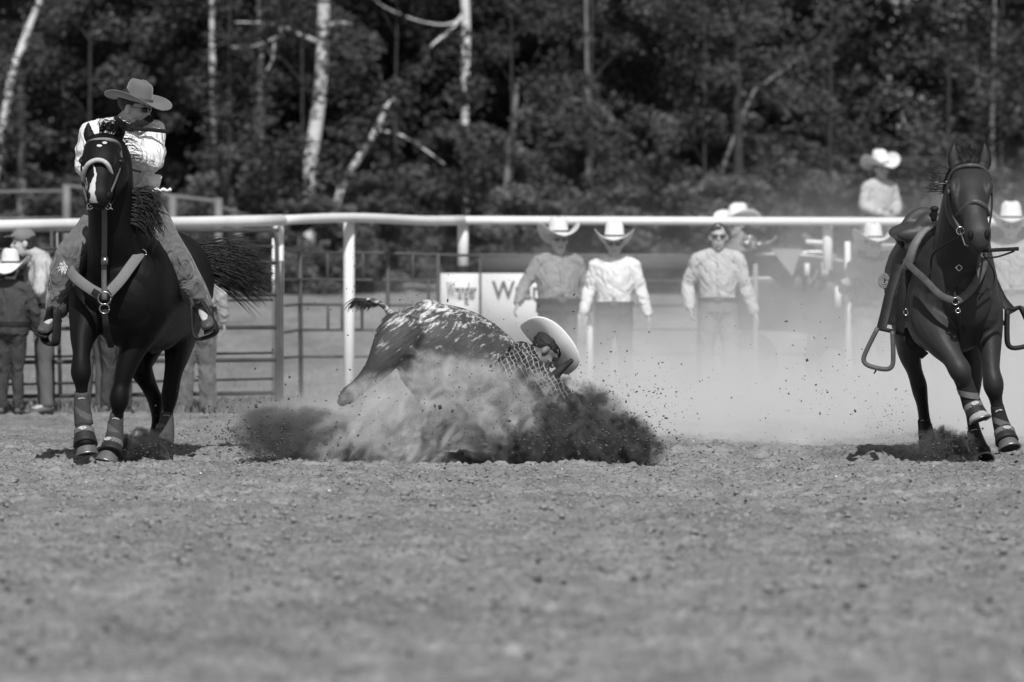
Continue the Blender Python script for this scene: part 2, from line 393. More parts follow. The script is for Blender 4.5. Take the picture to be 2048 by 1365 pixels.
trunk_g = G(); trunk_g.loft([(0, 0, -.3), (.05, .03, 2), (-.06, .05, 4.5), (.05, 0, 8), (0, 0, 11.5)], [.14, .12, .10, .07, .03], n=8, sub=2, cap=0)
for k in range(7):
    z = 2.2 + k * 1.2; a = k * 2.4; L = 1.7
    trunk_g.loft([(0, 0, z), (math.cos(a) * L * .5, math.sin(a) * L * .5, z + .45), (math.cos(a) * L, math.sin(a) * L, z + .8)], [.045, .03, .012], n=5, sub=1, cap=0)
to = trunk_g.build('trunk', dark_bark); trunk_me = to.data; bpy.data.objects.remove(to)
rr = random.Random(5)
def wood_tree(x, y, ci, s, zlow, label, grp):
    t = thing('leafy_tree', label, 'tree', (x, y, tz(x, y)), grp)
    put(trunk_me, 'trunk', t, (0, 0, 0), rr.random() * 6, (s, s, s)); put(crowns[ci], 'crown', t, (0, 0, zlow), rr.random() * 6, (s * (.9 + .3 * rr.random()), s, s))
GAPS = (40, 1290, 1850)                          # where the sky glints through the crowns
k = 0
for row, (Y, n, zl) in enumerate(((97, 10, .9), (103, 10, .5), (110, 11, .2), (118, 12, 0))):
    hw = Y * .125
    for i in range(n):
        x = -hw + 2 * hw * (i + .5) / n + rr.uniform(-.6, .6)
        if row and min(abs(x / Y * FPX + 1024 - g_) for g_ in GAPS) < 150: continue
        wood_tree(x, Y + rr.uniform(-1.6, 1.6), (i + row) % 4, rr.uniform(.9, 1.15), zl + rr.uniform(-.2, .6),
                  ('leafy dark tree in the front row of the wood behind the arena', 'leafy dark tree deeper in the wood behind the arena', 'leafy dark tree deeper in the wood behind the arena', 'leafy dark tree deeper in the wood behind the arena')[row],
                  ('trees in the front row of the wood', 'trees deeper in the wood')[row > 0])
# the far side of the wood reads as one mass
v, f = leaf_cloud(42000, [(-19 + 38 * (i % 26) / 25 + rr.uniform(-.5, .5), rr.uniform(126, 133), 1.6 + (i // 26) * 1.7 + rr.uniform(-.6, .6), rr.uniform(1.0, 1.7)) for i in range(26 * 5) if i // 26 < 3 or min(abs((-19 + 38 * (i % 26) / 25) / 130 * FPX + 1024 - g_) for g_ in GAPS) > 130], .12, 77)
tag(mk('far_wood', v, f, leafm, smooth=False), kind='stuff')
# undergrowth
si = 0
for Y, n, sc in ((84, 11, .95), (88, 14, 1.2), (91.5, 13, 1.25), (95, 12, 1.5)):
    hw = Y * .118
    for i in range(n):
        x = -hw + 2 * hw * (i + .5) / n + rr.uniform(-.35, .35); y = Y + rr.uniform(-1, 1); s = sc * rr.uniform(.8, 1.25) * (1.25 if 1.5 < x < 6 else 1) * (.8 if x < -3 else 1)
        t = thing('shrub', 'grey leafy shrub in the undergrowth at the foot of the wood', 'shrub', (x, y, tz(x, y) - .1), 'shrubs at the foot of the wood')
        put(shrubs[si % 3], 'foliage', t, (0, 0, 0), rr.random() * 6, (s * 1.25, s * 1.1, s * rr.uniform(.75, 1.1))); si += 1
# young sparse trees that break up the trunks
sparse = [crown_mesh('sapling_foliage', 1.5, 6, 2300, 26, .06, s, leafm) for s in (31, 32)]
for i in range(11):
    x = -9.6 + 19.2 * (i + .5) / 11 + rr.uniform(-.5, .5); y = 84.2 + rr.uniform(-.6, .8)
    t = thing('sapling', 'thin sparse young tree in front of the birch trunks', 'tree', (x, y, tz(x, y)), 'young trees along the edge of the wood'); s = rr.uniform(.8, 1.1)
    put(trunk_me, 'trunk', t, (0, 0, 0), rr.random() * 6, (.25, .25, .6)); put(sparse[i % 2], 'foliage', t, (0, 0, .8), rr.random() * 6, (s, s, s))
# pale trunks one can tell apart: pixel path, radius in pixels
def trunk_tree(name, label, Y, path, rad, m, branches=(), crown=True, leaves=None):
    base = P(path[0][0], path[0][1], Y); gz = tz(base.x, Y)
    t = thing(name, label, 'tree', (base.x, Y, gz))
    pts = [P(a, b, Y) for a, b in path]; sc = Y / FPX
    if pts[0].z > gz + .1: d_ = pts[1] - pts[0]; kx = (pts[0].z - gz + .2) / max(.1, d_.z); pts = [Vector((pts[0].x - d_.x * min(kx, 3), Y, gz - .2))] + pts; rad = [rad[0] * 1.1] + list(rad)
    top = pts[-1] + (pts[-1] - pts[-2]).normalized() * 3.5 if crown else None
    if top: pts.append(top); rad = list(rad) + [rad[-1] * .45]
    g = G().loft(pts, [r * sc for r in rad], n=12, sub=4, cap=.3); o = g.build('trunk', m, t)
    for bp, br in branches:
        G().loft([P(a, b, Y - .1 * i) for i, (a, b) in enumerate(bp)], [r * sc for r in br], n=6, sub=3, cap=.3).build('branch', m if len(bp) < 9 else m, t)
    if crown:
        c = put(crowns[int(abs(path[0][0])) % 4], 'crown', t, (0, 1.6, max(1.5, (top.z - 3.5 - gz) * .75)), path[0][0], (.8, .8, .8))
    return t
trunk_tree('birch_tree', 'thickest white birch with dark knots rising left of centre', 86, [(614, 470), (617, 395), (622, 320), (632, 250), (641, 180), (645, 100), (648, 10), (650, -40)], [17, 15, 15, 14, 13, 12.5, 12, 11.5], birch_bark,
           [([(636, 84), (600, 70), (562, 52), (520, 46), (470, 45)], [5, 4, 3, 2, 1]), ([(562, 56), (550, 80), (545, 120), (520, 165)], [3, 2.5, 2, 1]), ([(560, 56), (560, 70), (510, 92), (465, 95)], [3, 2, 1.5, 1]), ([(655, 52), (680, 46), (705, 50)], [5, 4, 2])])
trunk_tree('birch_tree', 'slim white birch rising above the steer, cut by the top of the photo', 89, [(931, 290), (930, 220), (931, 130), (932, 60), (929, -30)], [7, 8, 9, 9, 9], birch_bark,
           [([(924, 32), (900, 62), (872, 84), (860, 95)], [4, 3.5, 3, 1]), ([(930, 34), (890, 50), (830, 40), (770, 15), (745, -5)], [2, 1.8, 1.5, 1.2, 1])])
trunk_tree('birch_tree', 'white birch leaning right in the top left corner', 88, [(20, 170), (42, 100), (60, 50), (80, 0), (92, -40)], [8, 8, 7, 6, 6], birch_bark)
trunk_tree('leaning_birch', 'fallen pale birch leaning to the right beside the thick birch', 85.5, [(680, 385), (700, 345), (728, 300), (755, 255), (772, 215), (790, 195)], [8, 8, 7.5, 7, 5, 3], birch_bark, [([(752, 262), (800, 270), (850, 300), (890, 330)], [3, 2.5, 2, 1])], crown=False)
trunk_tree('birch_tree', 'thin pale birch just left of the thick white birch', 90, [(512, 450), (512, 390), (517, 300), (520, 255), (522, 120), (520, 60)], [6, 7, 7, 9, 5, 4], birch_bark)
trunk_tree('birch_tree', 'thin pale birch right of the rider\'s hat', 91, [(428, 330), (427, 200), (425, 130), (424, 60)], [6, 6, 6, 5], birch_bark)
trunk_tree('bare_snag', 'grey broken snag standing near the middle of the wood', 86, [(1014, 420), (1018, 335), (1024, 270), (1030, 215), (1034, 170)], [10, 9, 7, 6, 4], grey_bark, crown=False)
trunk_tree('birch_tree', 'thin grey birch above the two men in white hats', 89, [(1178, 400), (1177, 320), (1176, 240), (1174, 130)], [6, 5, 5, 4], grey_bark)
trunk_tree('bare_snag', 'short grey dead stump in the undergrowth behind the rider', 85, [(470, 440), (460, 390), (450, 338)], [9, 8, 5], grey_bark, crown=False)
trunk_tree('dark_tree', 'dark forked tree standing in the gap of the wood on the right', 87, [(1477, 330), (1476, 200), (1474, 120), (1480, 70)], [10, 9, 9, 7], dark_bark, [([(1476, 130), (1500, 60), (1520, -10)], [6, 5, 4])])
trunk_tree('leaning_birch', 'pale broken branch tree leaning right above the vehicle', 87, [(1490, 220), (1535, 165), (1570, 140), (1605, 110)], [4, 4, 4, 3], grey_bark, crown=False)
trunk_tree('birch_tree', 'thin grey birch behind the right horse\'s ears', 89, [(1995, 400), (1985, 320), (1985, 180), (1988, 60)], [5, 5, 4, 3], grey_bark)
trunk_tree('birch_tree', 'faint grey birch at the left edge behind the wooden rail', 90, [(42, 420), (45, 300), (43, 200), (46, 120)], [8, 8, 7, 6], grey_bark)
# ---------------------------------------------------------------- people
def V3(*a): return Vector(a)
def frame(f, u):
    f = Vector(f).normalized(); u = Vector(u); u = (u - f * u.dot(f)).normalized(); return (f.cross(u), f, u)   # right, forward, up
def head_shapes(g, c, fr, s=1.0, jaw=1.0):
    r, f, u = fr; c = Vector(c)
    q = lambda a, b, d: c + (r * a + f * b + u * d) * s
    e = lambda a, b, d, x, y, z: g.ell(q(a, b, d), x * s, y * s, z * s, fr)
    e(0, -.008, .035, .076, .097, .090); e(0, .022, -.030, .064 * jaw, .070, .085); e(0, .030, -.080, .050 * jaw, .052, .036)
    e(0, .064, -.102, .022, .018, .018); e(0, .080, .026, .050, .014, .012)
    g.loft([q(0, .088, .016), q(0, .103, -.012), q(0, .110, -.032)], [.009 * s, .012 * s, .016 * s], [.012 * s, .014 * s, .012 * s], n=8)
    e(0, .088, -.062, .024, .012, .006); e(0, .086, -.074, .021, .012, .006)
    for x in (-1, 1):
        e(x * .079, -.008, -.008, .011, .021, .032); e(x * .040, .068, -.025, .022, .018, .018)
def face_parts(parent, c, fr, s=1.0, glasses=True, m_eye=None):
    r, f, u = fr; c = Vector(c); q = lambda a, b, d: c + (r * a + f * b + u * d) * s
    for x in (-1, 1):
        G().ell(q(x * .031, .079, .006), .013 * s, .010 * s, .008 * s, fr).build('eye', m_eye or MC['eye_dark'], parent)
    if glasses:
        o = G().tube([q(-.078, -.01, .012), q(-.074, .07, .014), q(-.03, .100, .012), q(0, .106, .016), q(.03, .100, .012), q(.074, .07, .014), q(.078, -.01, .012)], .0022 * s, n=6).build('sunglasses', black_gloss, parent)
        for x in (-1, 1):
            G().loft([q(x * .012, .106, .006), q(x * .034, .103, .004), q(x * .058, .088, .006)], [.013 * s, .017 * s, .012 * s], .005 * s, fwd=f, n=10, sub=3, cap=.4).build('lens', black_gloss, o)
    G().loft([q(-.024, .098, -.068), q(0, .103, -.067), q(.024, .098, -.068)], .0035 * s, n=6).build('mouth', MC['lip'], parent)
mat('eye_dark', .03, .02, 5, rough=.15); mat('lip', .13, .10, 20, rough=.5)
hair_dark = mat('dark_hair', .035, .012, 60, rough=.5, bump=.8, bscale=120, stretch=(1, 1, .3)); hair_pale = mat('pale_hair', .55, .35, 60, rough=.6, bump=.8, bscale=120, stretch=(1, 1, .2))
hair_white = mat('white_beard', .62, .45, 80, rough=.8, bump=.8, bscale=120)
def hat(parent, c, fr, m, s=1.0, curl=.07, bl=.235, bw=.165, ch=.125, front=-.02, back=-.03, band=None, crease=.03, tip=0):
    "western hat; c: centre of the head opening; fr: right, forward, up of the hat"
    r, f, u = fr; c = Vector(c); a0, b0 = .082, .102; nu = 40; v = []; fa = []
    def pt(an, k, kind):
        x, y = math.cos(an), math.sin(an)
        return x, y
    rings = []
    def brim(t, dz):
        row = []
        for i in range(nu):
            an = 2 * math.pi * i / nu; x, y = math.cos(an), math.sin(an); q_ = 1 - .32 * t; x, y = math.copysign(abs(x) ** q_, x), math.copysign(abs(y) ** (1 - .15 * t), y)
            X = x * (a0 + (bw - a0) * t); Y = y * (b0 + (bl - b0) * t)
            side = abs(x) ** 1.6
            Z = curl * side * t ** 1.5 * (1.15 if t > .8 else 1) + (front if y > 0 else back) * abs(y) ** 2 * t ** 1.3 + (tip * y * t if tip else 0)
            X *= 1 - .08 * side * t * (curl / .07)
            row.append((X, Y, Z + dz))
        return row
    rings += [brim(0, -.004), brim(.25, -.004), brim(.5, -.004), brim(.75, -.004), brim(.93, -.004), brim(1, -.002), brim(1, .003), brim(.93, .004), brim(.75, .004), brim(.5, .004), brim(.25, .004), brim(0.02, .006)]
    for h in (.15, .35, .55, .75, .9, .97):
        row = []
        for i in range(nu):
            an = 2 * math.pi * i / nu; x, y = math.cos(an), math.sin(an); k = 1 - .17 * h - (.17 if h > .93 else .06 if h > .85 else 0)
            pinch = 1 - .30 * max(0, y) ** 1.5 * abs(x) * h
            row.append((x * a0 * k * pinch, y * b0 * k, ch * h * (1 + .06 * (-y) * h) - (0)))
        rings.append(row)
    for k in (.6, .3, .03):
        row = []
        for i in range(nu):
            an = 2 * math.pi * i / nu; x, y = math.cos(an) * k, math.sin(an) * k
            z = ch * (1.0 + .05 * (-y)) - crease * math.exp(-(x / .38) ** 2) * (1 if y > -.8 else .5) + .010
            row.append((x * a0 * .70, y * b0 * .72, z))
        rings.append(row)
    for row in rings: v += [c + (r * X + f * Y + u * Z) * s for X, Y, Z in row]
    for i in range(len(rings) - 1):
        for j in range(nu):
            j2 = (j + 1) % nu; fa.append((i * nu + j, i * nu + j2, (i + 1) * nu + j2, (i + 1) * nu + j))
    n0 = (len(rings) - 1) * nu; fa.append(tuple(n0 + j for j in range(nu)))
    o = mk('hat', v, fa, m, parent)
    if band:
        pts = [c + (r * math.cos(t) * a0 * 1.0 + f * math.sin(t) * b0 * 1.0 + u * .018) * s for t in [2 * math.pi * k / 28 for k in range(29)]]
        G().loft(pts, .009 * s, .003 * s, fwd=tuple(u), n=6, sub=1, cap=0).build('hatband', band, o) if False else mk('hatband', [p + u * dz * s + (p - c).normalized() * .002 for dz in (-.008, .008) for p in pts], [(i, i + 1, 29 + i + 1, 29 + i) for i in range(28)], band, o)
    return o
def hand_shapes(g, w, d, palm_n, thumb, s=1.0, curl=.5, grow=0):
    "w wrist, d pointing direction, palm_n normal out of the palm, thumb side"
    w = Vector(w); d = Vector(d).normalized(); pn = Vector(palm_n); pn = (pn - d * pn.dot(d)).normalized(); th = Vector(thumb); th = (th - d * th.dot(d) - pn * th.dot(pn)).normalized()
    g.loft([w - d * .02 * s, w + d * .03 * s, w + d * .09 * s], [.024 * s, .036 * s, .040 * s], [.020 * s, .016 * s, .013 * s], fwd=pn, n=10)
    for i, (off, L) in enumerate(((.030, .072), (.010, .080), (-.010, .074), (-.030, .058))):
        b = w + (d * .085 + th * off) * s; a1 = curl; p = [b]; dd = d.copy()
        for k, fr_ in enumerate((.45, .33, .25)):
            ang = a1 * (.7 + .5 * k); dd = (dd * math.cos(ang) + pn * math.sin(ang)).normalized(); p.append(p[-1] + dd * L * fr_ * s)
        g.loft(p, [.0095 * s, .0090 * s, .0085 * s, .0075 * s], fwd=pn, n=7, sub=2)
    b = w + (d * .025 + th * .028) * s
    g.loft([b, b + (d * .03 + th * .022 + pn * .008) * s, b + (d * .058 + th * .024 + pn * .022) * s], [.013 * s, .011 * s, .009 * s], n=7, sub=2)
def person(label, J, o):
    """J: joints (world): head, face, hup, neck, chest, waist, pelvis, fwd, sh(2), el(2), wr(2), hip(2), kn(2), an(2), toe(2); index 0 is the person's right"""
    g0 = lambda k, d: o.get(k, d)
    s = g0('s', 1.0); low = J['an'][0]
    base = V3(J['pelvis'].x, J['pelvis'].y, g0('basez', min(J['an'][0].z, J['an'][1].z) - .08 * s))
    t = thing('person', label, 'person', base, g0('group', None))
    fr = frame(J['face'], J['hup']); F = Vector(J['fwd']).normalized(); bk = g0('bulk', 1.0)
    def torso(g, gr, top=True):
        g.loft([J['pelvis'] - (J['waist'] - J['pelvis']).normalized() * .06 * s, J['pelvis'], J['waist'], J['chest'], J['neck'].lerp(J['chest'], .35), J['neck']],
               [.13 * s * bk + gr, .165 * s * bk + gr, .150 * s * bk + gr, .172 * s * bk + gr, .150 * s + gr, .062 * s + gr * .6], [.10 * s * bk + gr, .115 * s * bk + gr, .110 * s * bk * g0('belly', 1) + gr, .122 * s * bk + gr, .095 * s + gr, .058 * s + gr * .6], fwd=F, n=20, sub=4)
        mid = J['neck'].lerp(J['chest'], .35)
        g.loft([J['sh'][0], mid.lerp(J['neck'], .25), J['sh'][1]], [.055 * s + gr, .075 * s + gr, .055 * s + gr], [.062 * s + gr, .085 * s + gr, .062 * s + gr], fwd=F, n=14, sub=4)
    def arm(g, i, gr, end=1.0, k=1.0):
        a, b, c = J['sh'][i], J['el'][i], J['wr'][i]; c = b.lerp(c, end)
        g.loft([a, a.lerp(b, .5), b], [(.056 * s + gr) * k, (.048 * s + gr) * k, (.040 * s + gr) * k], fwd=F, n=12, sub=3)
        g.loft([b, b.lerp(c, .4), c], [(.041 * s + gr) * k, (.040 * s + gr) * k, (.027 * s + gr) * k], fwd=F, n=12, sub=3)
    def leg(g, i, gr, k=(1, 1, 1)):
        a, b, c = J['hip'][i], J['kn'][i], J['an'][i]
        g.loft([a, a.lerp(b, .4), b], [(.088 * s + gr) * k[0] * bk ** .5, (.080 * s + gr) * k[0] * bk ** .5, (.056 * s + gr) * k[1]], fwd=F, n=14, sub=4)
        g.loft([b, b.lerp(c, .35), c], [(.056 * s + gr) * k[1], (.056 * s + gr) * k[1], (.038 * s + gr) * k[2]], fwd=F, n=14, sub=4)
    # body, one surface
    g = G(); torso(g, 0); head_shapes(g, J['head'], fr, s * g0('hs', 1.0), g0('jaw', 1.0))
    g.loft([J['neck'] - (J['head'] - J['neck']) * .25, J['neck'], J['head'] - fr[2] * .05 * s - fr[1] * .015 * s], [.06 * s, .058 * s, .055 * s], fwd=F, n=12)
    for i in (0, 1):
        arm(g, i, 0)
        leg(g, i, 0)
        d = J['wr'][i] - J['el'][i]; hd = J.get('hd', (None, None))[i] or d
        pn = J.get('pn', (None, None))[i] or (J['sh'][1 - i] - J['sh'][i]); th = J.get('th', (None, None))[i] or F
        hand_shapes(g, J['wr'][i], hd, pn, th, s, g0('curl', .45))
        a, b = J['an'][i], J['toe'][i]
        g.loft([a + (a - b).normalized() * .02 * s, a.lerp(b, .45), a.lerp(b, .8)], [.030 * s, .034 * s, .024 * s], [.03 * s, .024 * s, .014 * s], fwd=(0, 0, 1), n=10)
    body = organic('body', g, g0('skin', skin), t, g0('vox', .009), 2, g0('dec', .35))
    # clothes
    for kind, m, noise in (('shirt', g0('shirt', shirt_white), g0('wr', .004)),):
        g = G(); up = (J['neck'] - J['chest']).normalized(); sv = J['pelvis']; J['pelvis'] = sv.lerp(J['waist'], .45); torso(g, .020 * s); J['pelvis'] = sv
        g.loft([J['neck'] - up * .06 * s, J['neck'] + up * .022 * s], [.088 * s, .074 * s], [.084 * s, .070 * s], fwd=F, n=16, cap=.1)
        for i in (0, 1): arm(g, i, .018 * s, g0('sleeve', .97), g0('slv', 1.12))
        sh = organic('shirt', g, m, t, g0('cvox', .012), 2, .6, noise=noise, nscale=g0('wscale', 13))
        c0 = J['neck'] - up * .005 * s
        cg = G()
        for i, x in ((0, 1), (1, -1)):
            rx = F.cross(up).normalized() * x
            cg.strap([c0 - F * .066 * s + up * .030 * s, c0 + rx * .070 * s + up * .026 * s, c0 + F * .062 * s + rx * .030 * s + up * .002 * s, c0 + F * .095 * s + rx * .045 * s - up * .035 * s], .020 * s, .004, nrm=tuple(F + rx * .5 + up * .8))
        cg.build('collar', m, sh)
        cf = lambda k, z: J['chest'].lerp(J['neck'], k) + F * (z * s)
        G().strap([J['neck'] + F * .066 * s, J['chest'].lerp(J['neck'], .5) + F * .130 * s, J['chest'] + F * .146 * s * bk, J['waist'] + F * .134 * s * bk * g0('belly', 1)], .018 * s, .005, nrm=tuple(F)).build('placket', m, sh)
    if g0('legs', True):
        g = G()
        k = g0('legk', (1, 1, 1.25))
        for i in (0, 1): leg(g, i, .014 * s, k)
        g.loft([J['hip'][0], J['pelvis'].lerp(J['hip'][0].lerp(J['hip'][1], .5), .6), J['hip'][1]], [.10 * s, .13 * s, .10 * s], [.11 * s, .132 * s * bk, .11 * s], fwd=F, n=14)
        g.loft([J['pelvis'] - (J['waist'] - J['pelvis']) * .3, J['pelvis'].lerp(J['waist'], .55)], [.165 * s * bk + .024, .158 * s * bk + .030], [.115 * s * bk + .026, .112 * s * bk * g0('belly', 1) + .030], fwd=F, n=18, cap=.1)
        tr = organic('trousers', g, g0('trousers', denim), t, g0('cvox', .012), 2, .6, noise=.003, nscale=11)
        for i in (0, 1):
            a, b = J['an'][i], J['toe'][i]; d = (b - a); h = V3(0, 0, 1)
            dn = (a - J['kn'][i]).normalized()
            heel = a - Vector((d.x, d.y, 0)).normalized() * .05 * s if d.length else a
            bg_ = G().loft([a - dn * .12 * s, a, a + dn * .05 * s], [.048 * s, .045 * s, .046 * s], fwd=F, n=12)
            bg_.loft([a + dn * .045 * s - d.normalized() * .05 * s, a.lerp(b, .45) + dn * .03 * s, b + dn * .02 * s, b + d.normalized() * .035 * s], [.038 * s, .046 * s, .042 * s, .018 * s], [.042 * s, .036 * s, .026 * s, .015 * s], fwd=tuple(-dn), n=12)
            bt = organic('boot', bg_, g0('boots', leather_mid), t, .009, 2, .6)
            sg = G().strap([a + dn * .085 * s - d.normalized() * .06 * s, a.lerp(b, .5) + dn * .066 * s, b + dn * .045 * s + d.normalized() * .03 * s], .042 * s, .007 * s, nrm=tuple(dn)); sg.build('sole', leather, bt)
        if g0('belt', True):
            up = (J['waist'] - J['pelvis']).normalized(); c = J['pelvis'].lerp(J['waist'], .62); rx = up.cross(F).normalized()
            nb = 28; ring = [c + rx * (.160 * s * bk + .038) * math.cos(2 * math.pi * q / nb) + F * (.112 * s * bk * g0('belly', 1) + .038) * math.sin(2 * math.pi * q / nb) for q in range(nb)]
            vv = [p + up * dz for dz in (-.019, .019) for p in ring]
            bl_ = mk('belt', vv, [(q, (q + 1) % nb, nb + (q + 1) % nb, nb + q) for q in range(nb)], leather, t)
            bc = c + F * (.112 * s * bk * g0('belly', 1) + .044)
            G().ell(bc, .042, .006, .030, (rx, F, up)).build('buckle', leather_mid, bl_)
    face_parts(t, J['head'], fr, s * g0('hs', 1), g0('glasses', True))
    hc = J['head']; r, f, u = fr
    hm = g0('hair', hair_dark); hs = s * g0('hs', 1)
    if g0('nohair', False): hm = g0('skin', skin)
    hg = G().ell(hc + (u * .042 - f * .018) * hs, .083 * hs, .100 * hs, .088 * hs, fr)
    if g0('shorthair', True): hg.ell(hc + (-f * .045 - u * .01) * hs, .074 * hs, .062 * hs, .07 * hs, fr)
    for e in g0('hair_more', ()): hg.ell(hc + (r * e[0] + f * e[1] + u * e[2]) * hs, e[3] * hs, e[4] * hs, e[5] * hs, fr)
    organic('hair', hg, hm, t, .010, 1, .6, noise=.003, nscale=60)
    if o.get('hat'):
        h = dict(o['hat']); hf = h.pop('fr', None) or fr; off = h.pop('up', .062); m = h.pop('m')
        hat(t, hc + hf[2] * off * hs - hf[1] * .012 * hs, hf, m, s=hs * h.pop('k', 1.0), **h)
    return t, fr
def stand(px, pyfeet_or_none, Y, H, turn=0, lean=0, arms=None, feet=.10, gz=None, pel=0):
    "joints of a standing figure: H stature, turn in degrees (0 faces the camera), arms ((el),(wr)) offsets right/fwd/up"
    x = (px - 1024) * Y / FPX; z0 = gz if gz is not None else float(ground_z(np.array([x]), np.array([Y]))[0])
    s = H / 1.78; a = R(turn); f = V3(math.sin(a), -math.cos(a), 0); u = V3(0, 0, 1); r = f.cross(u)
    B = V3(x, Y, z0); q = lambda X, F_, Z: B + r * X * s + f * (F_ + lean * max(0, Z - .9)) * s + u * Z * s
    J = dict(head=q(0, .03, 1.635), face=f, hup=u, neck=q(0, -.01, 1.50), chest=q(0, 0, 1.29), waist=q(0, 0, 1.08), pelvis=q(0, 0, .95), fwd=f)
    arms = arms or (((.06, -.03, -.27), (.02, .06, -.25)), ((-.06, -.03, -.27), (-.02, .06, -.25)))
    J['sh'] = [q(.185, -.01, 1.425), q(-.185, -.01, 1.425)]; J['el'] = []; J['wr'] = []
    for i in (0, 1):
        e = J['sh'][i] + (r * arms[i][0][0] + f * arms[i][0][1] + u * arms[i][0][2]) * s; J['el'].append(e)
        J['wr'].append(e + (r * arms[i][1][0] + f * arms[i][1][1] + u * arms[i][1][2]) * s)
    J['hip'] = [q(.09, 0, .90), q(-.09, 0, .90)]; J['kn'] = [q(feet + .01, .03, .49), q(-feet - .01, .02, .49)]; J['an'] = [q(feet + .03, 0, .085), q(-feet - .03, 0, .085)]
    J['toe'] = [q(feet + .06, .15, .03), q(-feet - .06, .15, .03)]
    return J, s
hatW = dict(m=white_felt, band=MC['dark_leather'], curl=.075, bl=.215, bw=.175, ch=.135, k=1.17, front=-.02, back=-.085)
shirt_check = mat('checked_shirt', .52, .46, 4, rough=.9, bump=1, bscale=7, bdist=.05, extra=plaid(38, .45))
shirt_stripe = mat('striped_white_shirt', .84, .78, 4, rough=.9, bump=1, bscale=7, bdist=.05, extra=stripes(48, .80))
shirt_pale = mat('pale_grey_shirt', .52, .44, 4, rough=.9, bump=1, bscale=7, bdist=.05)
shirt_dark = mat('dark_shirt', .07, .05, 4, rough=.9, bump=1, bscale=7, bdist=.05)
shirt_mid = mat('grey_shirt', .40, .33, 4, rough=.9, bump=1, bscale=7, bdist=.05)
YM = 50.5
far = dict(hs=1.07, vox=.011, cvox=.013, dec=.35, wr=.0038, wscale=17)
# bearded man in checked shirt
J, s = stand(1116, 0, 47.9, 1.69, 12, arms=(((.15, .0, -.23), (.10, .10, -.20)), ((-.10, -.02, -.26), (-.02, .06, -.24))))
t, fr = person('stout white-bearded man in checked shirt and pale cowboy hat in front of the banner', J, dict(far, s=s, bulk=1.22, belly=1.3, shirt=shirt_check, trousers=denim_dark, hair=hair_white, hat=dict(hatW, m=straw_hat), jaw=1.12))
q = lambda a, b, c: J['head'] + (fr[0] * a + fr[1] * b + fr[2] * c) * s
bg2 = G().ell(q(0, .062, -.105), .048, .034, .034, fr); bg2.ell(q(0, .050, -.125), .035, .03, .03, fr)
bg2.loft([q(-.042, .072, -.085), q(-.03, .098, -.056), q(0, .106, -.050), q(.03, .098, -.056), q(.042, .072, -.085)], .009, n=7)
organic('beard', bg2, hair_white, t, .008, 1, .7)
# young man in white striped shirt
J, s = stand(1229, 0, 47.3, 1.64, -3, arms=(((.08, -.03, -.26), (.05, .08, -.24)), ((-.09, 0, -.27), (-.07, .02, -.25))))
person('man in white striped shirt, sunglasses and white cowboy hat standing beside the bearded man', J, dict(far, s=s, shirt=shirt_stripe, trousers=denim_dark, hat=dict(hatW, curl=.066, bl=.225), jaw=1.05))
# bareheaded man
J, s = stand(1436, 0, 46.6, 1.71, 0, arms=(((.11, -.06, -.25), (-.02, .12, -.23)), ((-.08, -.02, -.27), (-.09, .04, -.25))), lean=.07)
person('bareheaded dark-haired man in sunglasses and pale grey shirt standing in dust', J, dict(far, s=s, shirt=shirt_pale, trousers=denim_light, hair_more=((.02, .066, .078, .05, .022, .022),)))
# man behind the rail beside the vehicle
J, s = stand(1478, 0, 57.5, 1.86, -50, gz=.1)
person('man in white cowboy hat behind the rail, half hidden by the bareheaded man', J, dict(far, s=s, shirt=shirt_check, hat=dict(hatW, curl=.07)))
# man in dark shirt with a hand on the thin post
J, s = stand(1745, 0, 47.5, 1.63, 8, arms=(((.13, .05, -.24), (-.02, .22, .06)), ((-.12, -.02, -.26), (-.0, .06, -.24))))
J['hd'] = (V3(-.4, -.9, .1), None); J['pn'] = (V3(-1, 0, 0), None); J['th'] = (V3(0, 0, 1), None)
person('older man in dark shirt and cream cowboy hat, one hand on the thin post', J, dict(far, s=s, bulk=1.1, shirt=shirt_dark, glasses=False, hat=dict(hatW, m=straw_hat), jaw=1.1, skin=skin_pale))
# man at right edge
J, s = stand(2022, 0, 48.0, 1.83, -4, arms=(((.10, -.0, -.26), (.05, .06, -.25)), ((-.11, 0, -.26), (-.06, .05, -.25))))
person('man in grey shirt, sunglasses and white hat right of the bay horse\'s head', J, dict(far, s=s, bulk=1.1, shirt=shirt_mid, trousers=denim_light, hat=dict(hatW)))
# spectators behind the gates on the left
YL = 43.1
J, s = stand(20, 0, YL, 1.36, 172, arms=(((.10, .0, -.25), (-.02, .12, -.22)), ((-.10, 0, -.25), (.02, .12, -.22))), feet=.07)
person('child in pale cowboy hat and dark shirt seen from behind at the left gate', J, dict(far, s=s, bulk=1.15, shirt=shirt_dark, trousers=denim_dark, glasses=False, hat=dict(hatW, curl=.06, k=1.2, m=straw_hat)))
J, s = stand(92, 0, YL + .25, 1.62, -80, lean=.10, arms=(((.08, .04, -.26), (-.12, .20, .0)), ((-.08, .04, -.26), (.12, .20, .0))), feet=.08)
J['head'] = J['head'] + V3(-.10, 0, -.02)
t, fr = person('bearded man in pale shirt and peaked cap, arms folded, at the left gate', J, dict(far, s=s, bulk=1.12, shirt=shirt_pale, trousers=mat('grey_shorts', .13, .10, 5, rough=.9), glasses=False, sleeve=.15))
hc = J['head']
cap = G().ell(hc + fr[2] * .065, .088, .108, .075, fr); cap.loft([hc + fr[1] * .08 + fr[2] * .07, hc + fr[1] * .17 + fr[2] * .06], [.07, .06], .006, fwd=tuple(fr[2]), n=12)
organic('cap', cap, mat('grey_cap', .22, .16, 9, rough=.9), t, .008, 1, .7)
